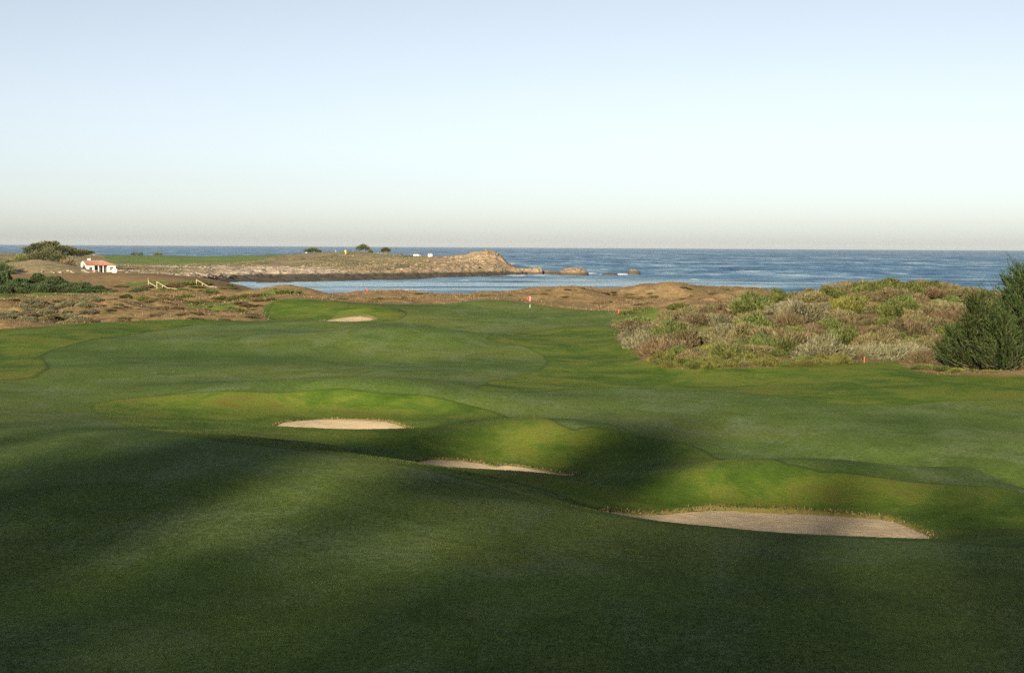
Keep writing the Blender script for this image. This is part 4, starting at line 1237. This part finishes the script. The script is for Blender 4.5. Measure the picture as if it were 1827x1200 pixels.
rf = part('roof', [tiled((-0.1, -OV, E_ - .1), (W_ + OV, -OV, E_ - .1), (-0.1, RD, E_ + RH), (W_ - 4.2, RD, E_ + RH), 40),
                   tiled((W_ + OV, -OV, E_ - .1), (W_ + OV, DP + .3, E_ - .1), (W_ - 4.2, RD, E_ + RH), (W_ - 4.2, RD + .05, E_ + RH), 34),
                   tiled((W_ + OV, DP + .3, E_ - .1), (-0.1, DP + .3, E_ + .8), (W_ - 4.2, RD + .05, E_ + RH), (-0.1, RD + .05, E_ + RH), 40),
                   box3(0.36, W_ - .36, 0.31, DP - .32, E_ - .25, E_ - .16)], M_TILE, cot)
ch = part('chimney', [box3(2.2, 3.3, RD + .2, RD + 1.2, E_ + 1.2, E_ + 3.0)], M_WHITE, rf)
part('chimney_cap', [box3(2.1, 3.4, RD + .1, RD + 1.3, E_ + 3.0, E_ + 3.15), box3(2.45, 3.05, RD + .45, RD + .95, E_ + 3.15, E_ + 3.5)], M_BLACK, rf)
an = spot(204, 617)
an_o = link('pump_house', None, None, loc=(an.x, an.y, an.z), label='small white flat roofed outbuilding at the end of the cottage', cat='shed')
part('wall', [box((0, 0, 0.6), (1.9, 1.8, 2.0), TH)], M_WHITE, an_o)
part('roof', [box((0, 0, 1.68), (2.15, 2.05, 0.14), TH)], M_WPAINT, an_o)

# ------------------------------------------------------------------ stair railings, posts, flags
def railing(name, pts, posts, label, D, group=None, w=0.15):
    """pts: photo points of the hand rail; posts: (photo x, rail y, foot y)"""
    ctr = P(pts[len(pts) // 2][0], 515, D)
    gz0 = 0.0
    root = link(name, None, None, loc=(ctr[0], ctr[1], ctr[2]), label=label, cat='railing', group=group)
    for a, b in zip(pts[:-1], pts[1:]):
        pa, pb = P(*a, D) - ctr, P(*b, D) - ctr
        part('rail', [beam(pa, pb, w, w * 1.1)], M_WOOD, root)
    for px, y0, y1 in posts:
        a = P(px, y0, D + 0.12) - ctr
        foot = min(P(px, y1, D)[2], gz1(P(px, y1, D)[0], D + .12)) - ctr[2] - 0.15
        part('post', [box((a[0], a[1], (a[2] + foot) / 2), (0.17, 0.17, a[2] - foot))], M_WOOD, root)
railing('stair_railing', [(279, 502), (299, 513.5), (314.5, 515), (338, 529)], [(280, 502.5, 509), (290, 508.5, 515), (299, 513, 523), (314, 514.5, 524), (326, 522, 528)], 'weathered timber railing of the stairs beside the dark bush', 336)
railing('stair_railing', [(266, 504), (275.5, 509), (283, 513.5), (310, 522)], [(275.5, 508.5, 516), (283, 513, 519.5), (296, 517.5, 522), (310, 521.5, 525)], 'shorter timber railing on the far side of the stairs by the dark bush', 341)
railing('stair_railing', [(350, 498.5), (372, 511), (383, 511), (406, 524)], [(350.5, 498.5, 505), (361, 505, 512), (372, 510.5, 518), (383, 510.5, 520), (396, 518, 525)], 'pale timber railing standing against the cove water', 345)
railing('stair_railing', [(383, 512.5), (398, 517.5), (430, 523), (452, 524.5)], [(398, 517, 522), (414, 520, 525), (432, 523, 527)], 'low timber railing running on from the cove stairs along the beach', 352)
def post_thing(name, px, py, D, shapes, label, cat, group=None):
    p = P(px, py, D)
    z = gz1(p[0], D)
    root = link(name, None, None, loc=(p[0], D, z), label=label, cat=cat, group=group)
    for nm, sh, mt in shapes:
        part(nm, sh, mt, root)
    return root
def cyl(r, z0, z1, n=10, x=0, y=0):
    return tube([(x, y, z0), (x, y, (z0 + z1) / 2), (x, y, z1)], [r, r, r], n)
def cap(r, z, n=10):
    an_ = np.linspace(0, 2 * np.pi, n, endpoint=False)
    return tube([(0, 0, z - .02), (0, 0, z), (0, 0, z + .001)], [r, r, 0.001], n)
post_thing('lamp_post', 265, 509, 341, [('post', [box((0, 0, .7), (.18, .18, 1.6))], M_WOOD), ('lamp', [box((0, 0, 1.72), (.34, .3, .42)), box((0, 0, 1.97), (.44, .4, .08))], M_BLACK)], 'timber post with black lantern top by the stairs', 'post')
post_thing('course_sign', 382, 540, 300, [('post', [cyl(.07, -.2, 1.2)], M_BLACK), ('box', [box((0, 0, 1.42), (.36, .3, .46)), box((0, 0, 1.68), (.42, .36, .06))], M_BLACK)], 'black post with box top on the brown dune below the railing', 'post')
def small_post(px, py, D, h, w, mat, label, name='marker_post', group=None):
    return post_thing(name, px, py, D, [('post', [tube([(0, 0, -.1), (0, 0, h * .9), (0, 0, h)], [w, w, w * .45], 8)], mat), ('cap', [cap(w * .46, h + .012, 8)], mat)], label, 'post', group)
small_post(430, 528, 335, 0.6, 0.10, M_WPAINT, 'white marker post on the scrub above the beach')
small_post(742, 524, 259, 0.55, 0.09, M_WPAINT, 'small white marker post on the brown dune behind the bunkered mound')
small_post(655, 519, 260.5, 0.65, 0.09, M_RED, 'small red marker post on the brown dune crest against the water')
p_ = hit(1542, 651)
small_post(1542, 651, p_[1], 0.5, 0.036, M_ORANGE, 'orange red stake at the lawn edge below the silver shrubs', 'stake')
p_ = hit(1104, 560)
small_post(1104, 560, p_[1], 0.6, 0.05, M_ORANGE, 'orange red stake in pale grass by the green mats', 'stake')
# bench
bq = spot(255, 418)
bn = link('bench', None, None, loc=bq, label='black slatted bench on the small lawn behind the stairs', cat='bench')
part('seat', [box((0, 0, .45), (2.2, .45, .07))], M_BLACK, bn)
part('backrest', [box((0, .26, .72), (2.2, .06, .36))], M_BLACK, bn)
for x in (-.95, .95):
    part('leg', [box((x, 0, .2), (.09, .42, .44))], M_BLACK, bn)

# flagstick
fb = P(945.5, 557, 213)
fz = gz1(fb[0], 213)
fl_ = link('flagstick', None, None, loc=(fb[0], 213, fz), label='golf flagstick with red flag and black and white banded pole', cat='flagstick')
bands = [(0.0, .78, M_BLACK), (.78, 1.32, M_WPAINT), (1.32, 1.72, M_BLACK), (1.72, 2.5, M_WPAINT)]
for a, b, m in bands:
    part('pole_band', [cyl(.032, a - (0.05 if a == 0 else 0), b)], m, fl_)
uu = np.linspace(0, 1, 9); vv = np.linspace(0, 1, 5)
Vv, Uu = np.meshgrid(vv, uu, indexing='ij')
fx = -0.40 * Uu * (1 - .25 * Vv); fy = 0.10 * np.sin(Uu * 6) * Uu + 0.03 * Vv; fzz = 2.48 - 0.46 * Vv - 0.16 * Uu ** 2
idx = np.arange(45).reshape(5, 9)
part('flag', [(np.stack([fx, fy, fzz], -1).reshape(-1, 3), np.stack([idx[:-1, :-1], idx[:-1, 1:], idx[1:, 1:], idx[1:, :-1]], -1).reshape(-1, 4), np.full(45, .3))], M_RED, fl_)
# headland furniture
def far_flag(px, D, h, mat, label):
    p = spot(px, D)
    o = link('flagstick', None, None, loc=p, label=label, cat='flagstick')
    part('pole', [cyl(.06, -.1, h)], M_YELLOWC if mat is M_YELLOWC else M_WPAINT, o)
    part('flag', [box((-.25, 0, h * .72), (.75, .06, .9)), box((-.1, 0, h * .42), (.5, .06, .9))], mat, o)
    return o
far_flag(617, 905, 3.2, M_YELLOWC, 'yellow flag and pole on the headland green')
small_post(587, 457, 960, 1.8, 0.16, M_BLACK, 'black post on the headland lawn edge')
small_post(599, 457, 960, 1.9, 0.10, M_WPAINT, 'thin pale post on the headland lawn near the black one')
small_post(630, 461, 930, 1.6, 0.10, M_WOOD, 'thin timber stake on the headland lawn by the yellow flag')
post_thing('notice_board', 546.5, 457, 970, [('board', [box((0, 0, 1.2), (1.0, .12, 1.2))], M_WPAINT), ('post', [box((-.4, .08, .3), (.1, .1, .8)), box((.4, .08, .3), (.1, .1, .8))], M_WOOD)], 'white notice board under the flat topped cypress', 'sign')
def van(px, D, rz, label, sc=1.0):
    p = spot(px, D)
    o = link('parked_van', None, None, loc=p, label=label, cat='van')
    o.rotation_euler = (0, 0, rz); o.scale = (sc, sc, sc)
    part('body', [box((0, 0, .85), (1.9, 4.4, .9)), box((0, .25, 1.55), (1.75, 3.4, .62))], M_WPAINT, o)
    part('rear_window', [box((0, -1.46, 1.55), (1.45, .05, .42))], M_GLASS, o)
    part('side_window', [box((.885, .25, 1.56), (.03, 2.6, .4)), box((-.885, .25, 1.56), (.03, 2.6, .4))], M_GLASS, o)
    for x in (-.85, .85):
        for y in (-1.4, 1.4):
            w = part('wheel', [tube([(x - .1, y, .33), (x, y, .33), (x + .1, y, .33)], [.33, .34, .33], 12), tube([(x - .11, y, .33), (x - .105, y, .33), (x - .1, y, .33)], [.01, .2, .33], 12)], M_RUBBER, o)
    for x in (-.75, .75):
        part('tail_light', [box((x, -2.215, .95), (.22, .03, .3))], M_RED, o)
    return o
van(767, 868, 0.15, 'white van with dark rear window parked on the headland track', 1.25)
van(744, 900, 0.9, 'white van half hidden behind the headland rise, smaller of the two', 1.0)
fq = [spot(px, 838) for px in np.linspace(806, 856, 12)]
fo_ = link('timber_fence', None, None, loc=fq[0], label='low pale timber fence below the headland peak', cat='fence')
for i, p in enumerate(fq):
    d = p - fq[0]
    part('post', [box((d.x, d.y, d.z + .5), (.22, .22, 1.3))], M_WOOD, fo_)
    if i:
        e = fq[i - 1] - fq[0]
        part('rail', [beam((e.x, e.y - .13, e.z + 1.0), (d.x, d.y - .13, d.z + 1.0), .14)], M_WOOD, fo_)

# ------------------------------------------------------------------ rocks
def mat_rock(name, cols):
    t = NT(name)
    c = t.coord('Object')
    geo = t.n('ShaderNodeNewGeometry')
    z = t.n('ShaderNodeSeparateXYZ', ins={0: geo.outputs['Position']}).outputs[2]
    n2 = t.noise(c, 0.6, 6, 0.7); n3 = t.noise(c, 1.7, 4, 0.7)
    col = t.ramp(t.math('ADD', t.math('MULTIPLY', n2, .5), t.math('MULTIPLY', n3, .5)), cols)
    wet = t.step(t.math('SUBTRACT', z, t.math('MULTIPLY', n2, 1.4)), 1.5, 0.4)
    col = t.mix(wet, col, (0.042, 0.035, 0.026))
    return t.done(col, 0.85, t.bump(n3, 0.7, 0.3), 0.25)
M_ROCK = mat_rock('ochre_sea_rock', [(0.34, (0.045, 0.036, 0.026)), (0.46, (0.115, 0.086, 0.054)), (0.58, (0.200, 0.150, 0.092)), (0.7, (0.30, 0.245, 0.17))])
M_BOULD = mat_rock('pale_shore_boulder', [(0.34, (0.09, 0.072, 0.052)), (0.5, (0.20, 0.160, 0.115)), (0.66, (0.32, 0.265, 0.20))])
def sea_rock(px, py, wpx, top, seed, label, depth=1.0, sharp=1.0):
    D = wl_D(px, py)
    q = P(px, py, D)
    w = m_px(wpx, D) * 1.22; h = (py - top) * D / F
    n = 46
    u = np.linspace(-1, 1, n)
    Vv, Uu = np.meshgrid(u, u, indexing='ij')
    X, Y = Uu * w * 0.62, Vv * w * 0.5 * depth
    r = np.hypot(Uu, Vv)
    env = np.clip(1 - r ** 2, -0.5, 1)
    zz = h * (np.clip(env, 0, 1) ** 0.45) * (0.6 + 0.5 * ridged(Uu * 1.6 + seed, Vv * 1.6 + seed * 2, seed, 4) * sharp) * 1.05
    zz = zz + (ridged(X / 2.4, Y / 2.4, seed + 3, 4) - .5) * 0.55 * h * sstep(0, .3, env)
    zz = zz * h / max(zz.max(), 1e-3) + np.where(env < 0.06, -1.6 * (1 - env / .06), 0)
    me_ = grid_mesh('sea_rock', X, Y, np.maximum(zz, -2.5))
    link('sea_rock', me_, M_ROCK, loc=(q[0], D, 0), label=label, cat='rock', group='rocks in the sea off the headland')
for a in [(914, 490.5, 26, 475.5, 1, 'blunt ochre rock joined to the foot of the headland peak'), (938, 490, 40, 477.5, 2, 'long low ochre rock next out from the headland peak'),
          (957, 490.5, 16, 474.5, 3, 'small pointed rock in the middle of the reef'), (975, 490, 34, 482, 4, 'low dark rock between the pointed rock and the end rock'),
          (1000, 490.5, 24, 484, 5, 'lowest rock of the reef beside the end rock'), (1024, 491, 36, 476.5, 6, 'tall rugged rock at the seaward end of the reef'),
          (1088, 490, 20, 486.2, 7, 'dark rock nearly awash, apart from the reef'), (1131, 488, 15, 479, 8, 'small square sea stack standing farthest out'),
          (476, 503.5, 26, 501.6, 9, 'dark flat rock awash in the cove, the broad one'), (510, 504, 18, 502.6, 10, 'dark flat rock awash in the cove, the small one')]:
    sea_rock(*a)
def boulder_mesh(seed):
    r = np.random.default_rng(seed)
    nu, nv = 9, 6
    u = np.linspace(0, 2 * np.pi, nu + 1); v = np.linspace(-1, 1, nv)
    Uu, Vv = np.meshgrid(u, v)
    rr_ = np.sqrt(np.clip(1 - Vv ** 2, 0.0004, 1))
    n = np.stack([rr_ * np.cos(Uu), rr_ * np.sin(Uu), Vv], -1)
    c = rnd_unit(9, r)
    k = np.min(1 / np.clip(n.reshape(-1, 3) @ c.T, 0.62, None), axis=1).reshape(Uu.shape)[..., None]
    V = (n * k * 0.7 * np.array([1, .8, .65])).reshape(-1, 3)
    idx = np.arange((nu + 1) * nv).reshape(nv, nu + 1)
    Q = np.stack([idx[:-1, :-1], idx[:-1, 1:], idx[1:, 1:], idx[1:, :-1]], -1).reshape(-1, 4)
    m = raw_mesh(bpy.data.meshes.new('boulder'), V, Q, False)
    m.materials.append(M_BOULD)
    return m
BM = [boulder_mesh(i) for i in range(5)]
nb_ = 0
for i in range(900):
    px = rr.uniform(70, 420)
    py = rr.uniform(484, 506) if px < 300 else rr.uniform(491, 505)
    if px > 210 and py < 488 + 0:
        continue
    p = hit(px, py, 420)
    if p[1] > 760 or p[1] < 470:
        continue
    z = gz1(*p)
    if z < 0.2 or z > 5.5:
        continue
    r = rr.uniform(0.35, 1.1) * (1.15 if 100 < px < 180 else 0.8)
    o = bpy.data.objects.new('boulder', BM[int(rr.integers(5))])
    COL.objects.link(o)
    o.location = (p[0], p[1], z + 0.15 * r); o.scale = (r * 1.2, r, r * rr.uniform(.7, 1.1)); o.rotation_euler = (rr.uniform(-.3, .3), rr.uniform(-.3, .3), rr.uniform(0, 6.28))
    where = 'below the white cottage' if px < 200 else 'on the pale shingle slope beside the cottage' if px < 300 else 'along the cove waterline'
    o['label'] = ('large' if r > 0.85 else 'middling' if r > 0.55 else 'small') + (' flat' if o.scale[2] < 0.85 * r else ' blocky') + ' pale boulder ' + where
    o['category'] = 'boulder'; o['group'] = 'boulders of the cove shore'
    nb_ += 1
    if nb_ > 230:
        break

# ------------------------------------------------------------------ grass that nobody could count
def scatter(n, x0, x1, y0, y1, seed, biased=True):
    r = np.random.default_rng(seed)
    y = y0 + (y1 - y0) * r.random(n)
    u = r.uniform(x0, x1, n)
    return u * y, y, r                                     # u = x / y
def mat_blade(name, cols, trans=0.3):
    return mat_leaf(name, *cols, trans=trans, var=0.0)
L_RG = mat_blade('rough_grass_blades', ((0.020, 0.036, 0.006), (0.042, 0.070, 0.010), (0.092, 0.098, 0.022)))
L_DG = mat_blade('dry_dune_grass', ((0.085, 0.064, 0.030), (0.205, 0.146, 0.072), (0.340, 0.262, 0.150)))
x, y, r = scatter(330000, -0.40, 0.40, 44.0, 98.0, 5)
sd1 = sdpoly(x, y, R1); bs_ = bunker_sd(x, y)
keep = (sd1 > 0.6 * r.random(len(x))) & (bs_ < 0.06) & (r.random(len(x)) < np.where(bs_ > -0.5, 1.0, np.clip((75 / y) ** 2 * 0.42, 0, 0.6)))
x, y, bs_ = x[keep], y[keep], bs_[keep]
z = ground_h(x, y)[0]
lipz = sstep(-0.5, -0.02, bs_)
pts = np.stack([x, y, z - 0.01], 1)
tone = np.clip(0.25 + 0.55 * vnoise(x / 2.2, y / 2.2, 6) + r.normal(size=len(x)) * 0.17 - 0.1, 0, 1)
wind = np.array([0.25, 0.1, 0.0])
V, Q, T = sprigs(pts, np.array([0, 0, 1.0]) + r.normal(size=(len(x), 3)) * 0.38 + wind, 0.042, 0.024, r, tone)
V = V.reshape(-1, 4, 3); V = pts[:, None] + (V - pts[:, None]) * (1 + 1.2 * lipz)[:, None, None]
link('rough_grass', mesh_of('rough_grass', [(V.reshape(-1, 3), Q, T)], L_RG), None, kind='stuff', label='longer rough grass round the fairway bunkers', cat='grass')
# dry grass over the dunes
x, y, r = scatter(260000, -0.42, 0.45, 112.0, 300.0, 9)
dn_ = -sdpoly(x, y, TURF)
gn = fbm(x / 9, y / 9, 50, 3)
keep = (dn_ > 0.1) & (sdpoly(x, y, SCRUB) < 0) & (r.random(len(x)) < np.clip(0.42 + gn * 1.0, 0.08, 1) * np.clip(y / 230, 0.55, 1))
x, y = x[keep], y[keep]
z = ground_h(x, y)[0]
pts = np.stack([x, y, z - 0.03], 1)
tone = np.clip(0.45 + 0.6 * fbm(x / 5, y / 5, 31, 3) + r.normal(size=len(x)) * 0.2, 0, 1)
V, Q, T = sprigs(pts, np.array([0.15, 0.1, 1.0]) + r.normal(size=(len(x), 3)) * 0.5, 0.30, 0.055, r, tone)
big_ = r.random(len(x)) < 0.16
sc_ = np.where(big_ & (fbm(x / 4, y / 4, 23, 2) > 0.0), 1.5, 1.0) * np.clip(y / 230, 0.4, 1.1)
tone = np.where(big_, tone * 0.55, tone); T = np.repeat(tone, 4)
V = (pts[:, None] + (V.reshape(-1, 4, 3) - pts[:, None]) * sc_[:, None, None]).reshape(-1, 3)
link('dune_grass', mesh_of('dune_grass', [(V, Q, T)], L_DG), None, kind='stuff', label='dry brown grass over the dunes', cat='grass')

# ------------------------------------------------------------------ outcrops on the point, scrub by the stairs
OM = []
for i in range(4):
    m_ = boulder_mesh(50 + i); m_.materials.clear(); m_.materials.append(M_ROCK); OM.append(m_)
k_ = 0
for i in range(600):
    px, D = rr.uniform(640, 906), rr.uniform(745, 880)
    x = P(px, 500, D)[0]
    z = gz1(x, D)
    if z < 0.6 or (px < 800 and z > 7.5):
        continue
    r = rr.uniform(0.6, 1.6)
    o = bpy.data.objects.new('rock_outcrop', OM[int(rr.integers(4))]); COL.objects.link(o)
    o.location = (x, D, z - 0.1 * r); o.scale = (r * 1.3, r, r * rr.uniform(.6, 1.1)); o.rotation_euler = (rr.uniform(-.5, .5), rr.uniform(-.5, .5), rr.uniform(0, 6.28))
    o['label'] = ('jagged large' if r > 1.15 else 'jagged small') + ' ochre outcrop ' + ('on the headland peak' if z > 8 else 'on the cliff below the headland peak' if px > 800 else 'on the cliff below the headland track' if px > 720 else 'on the low cliff below the yellow flag')
    o['category'] = 'rock'; o['group'] = 'outcrops of the headland'
    k_ += 1
    if k_ > 120:
        break
for i in range(46):
    px, py = rr.uniform(195, 470), rr.uniform(508, 556)
    p = hit(px, py)
    if -sdpoly(np.array([p[0]]), np.array([p[1]]), TURF)[0] < 4 or p[1] > 460:
        continue
    k = ['green', 'brown', 'tan', 'yellow', 'mat', 'brown'][int(rr.integers(6))]
    r = rr.uniform(0.8, 2.2) * p[1] / 280
    side_ = 'above the stairs' if p[1] > 345 else 'around the stair railings' if p[1] > 300 else 'on the brown dune below the stairs'
    shrub(k, p[0], p[1], r, {'green': 'green leafy', 'brown': 'dry brown', 'tan': 'tan twiggy', 'yellow': 'yellow green', 'mat': 'flat green'}[k] + ' low bush ' + side_, 'bushes around the stairs', 0.7)

L_HS = mat_blade('headland_scrub_leaves', ((0.045, 0.052, 0.022), (0.125, 0.110, 0.056), (0.260, 0.210, 0.120)))
r = np.random.default_rng(77)
n_ = 90000
x = r.uniform(-330, 10, n_); y = r.uniform(600, 1080, n_)
ii = np.clip(np.searchsorted(hy, y), 1, len(hy) - 1); jj = np.clip(np.searchsorted(hx, x), 1, len(hx) - 1)
z = HZ[ii, jj]
keep = (z > 2.0) & (HR[ii, jj] < 0.6) & (LW[ii, jj] < -2) & (fbm(x / 22, y / 22, 8, 3) > -0.12)
x, y, z = x[keep], y[keep], z[keep]
pts = np.stack([x, y, z - 0.25], 1)
tone = np.clip(0.42 + 0.75 * fbm(x / 16, y / 16, 19, 3) + r.normal(size=len(x)) * 0.18, 0, 1)
V, Q, T = sprigs(pts, np.array([0.1, 0, 0.8]) + r.normal(size=(len(x), 3)) * 0.6, 0.85, 0.5, r, tone)
link('headland_scrub', mesh_of('headland_scrub', [(V, Q, T)], L_HS), None, kind='stuff', label='low mottled scrub over the headland', cat='scrub')

# ------------------------------------------------------------------ short blades of the near fairway
x, y, r = scatter(270000, -0.42, 0.42, 22.5, 46.0, 15)
ok = (sdpoly(x, y, R1) < 0)
x, y = x[ok], y[ok]
z = ground_h(x, y)[0]
pts = np.stack([x, y, z - 0.004], 1)
tone = np.clip(0.36 + 0.55 * fbm(x / 2.5, y / 2.5, 61, 4) + r.normal(size=len(x)) * 0.2, 0, 1)
V, Q, T = sprigs(pts, np.array([0.1, 0.15, 0.6]) + r.normal(size=(len(x), 3)) * 0.5, 0.030, 0.018, r, tone)
L_FW = mat_blade('fairway_grass_blades', ((0.022, 0.038, 0.008), (0.058, 0.090, 0.017), (0.130, 0.150, 0.045)))
link('fairway_grass', mesh_of('fairway_grass', [(V, Q, T)], L_FW), None, kind='stuff', label='short mown grass of the near fairway', cat='grass')

# ------------------------------------------------------------------ dry grass hanging along the bunker lips
r = np.random.default_rng(91)
PT = []
for b in BUNK:
    e = np.roll(b, -1, 0) - b
    ln = np.hypot(e[:, 0], e[:, 1])
    k = r.choice(len(b), int(ln.sum() * 60), p=ln / ln.sum())
    nrm = np.stack([e[k, 1], -e[k, 0]], 1) / ln[k][:, None]
    PT.append(b[k] + e[k] * r.random((len(k), 1)) + nrm * r.normal(size=(len(k), 1)) * 0.12)
PT = np.concatenate(PT)
zz, _, _, b_ = ground_h(PT[:, 0], PT[:, 1])
cl = fbm(PT[:, 0] / 1.1, PT[:, 1] / 1.1, 14, 3)
ok = (b_ < 0.10) & (cl > -0.15)
PT, zz, cl = PT[ok], zz[ok], cl[ok]
tone = np.clip(0.45 + 0.5 * cl + r.normal(size=len(PT)) * 0.2, 0, 1)
V, Q, T = sprigs(np.stack([PT[:, 0], PT[:, 1], zz - 0.01], 1), np.array([0, -0.35, 0.6]) + r.normal(size=(len(PT), 3)) * 0.45, 0.13, 0.035, r, tone)
link('bunker_lip_grass', mesh_of('bunker_lip_grass', [(V, Q, T)], L_DG), None, kind='stuff', label='dry tan grass hanging along the bunker lips', cat='grass')

# ------------------------------------------------------------------ air
def haze():
    V, Q, _ = box((0, 0, 24), (48000, 48000, 72))
    me_ = raw_mesh(bpy.data.meshes.new('haze'), V, Q)
    m = bpy.data.materials.new('marine_haze'); m.use_nodes = True
    nt = m.node_tree; nt.nodes.remove(nt.nodes['Principled BSDF'])
    pv = nt.nodes.new('ShaderNodeVolumePrincipled')
    pv.inputs['Color'].default_value = (0.56, 0.63, 0.74, 1)
    pv.inputs['Density'].default_value = 0.000018
    pv.inputs['Anisotropy'].default_value = 0.0
    nt.links.new(pv.outputs[0], nt.nodes['Material Output'].inputs['Volume'])
    link('haze', me_, m, kind='stuff', label='thin marine haze over the sea and course', cat='haze')
haze()

# ------------------------------------------------------------------ low growth over the open dunes
dk = []
n_d = 0
for i in range(1500):
    if rr.random() < 0.55:
        px, py = rr.uniform(0, 490), rr.uniform(526, 580)
    else:
        px, py = rr.uniform(490, 1420), rr.uniform(514, 552)
    p = hit(px, py)
    if p[1] > 300 or -sdpoly(np.array([p[0]]), np.array([p[1]]), TURF)[0] < 1.2 or sdpoly(np.array([p[0]]), np.array([p[1]]), SCRUB)[0] > -1:
        continue
    if fbm(np.array([p[0] / 8]), np.array([p[1] / 8]), 44, 2)[0] < -0.1:
        continue
    r = rr.uniform(0.5, 1.35) * (1.0 if p[1] < 240 else 0.8)
    if any((p[0] - a) ** 2 + (p[1] - b) ** 2 < (0.6 * (r + c)) ** 2 for a, b, c in dk):
        continue
    dk.append((p[0], p[1], r))
    k = 'brown' if rr.random() < 0.5 else ('tan' if rr.random() < 0.6 else ('green' if rr.random() < 0.6 else 'mat'))
    where = ('on the open dune left of the fairway' if px < 300 else 'on the dune by the sandy footpath' if px < 490 else 'on the dunes behind the far bunker' if px < 800 else
             'on the dune hump behind the flagstick' if px < 1110 else 'on the dune hump between flagstick and scrub')
    shrub(k, p[0], p[1], r, ('tiny ' if r < 0.8 else 'low ' if r < 1.1 else 'broad ') + {'green': 'green', 'brown': 'brown', 'tan': 'tan', 'mat': 'flat green'}[k] + ' tussock ' + where, 'tussocks over the open dunes', rr.uniform(0.45, 0.75))
    n_d += 1
    if n_d >= 190:
        break
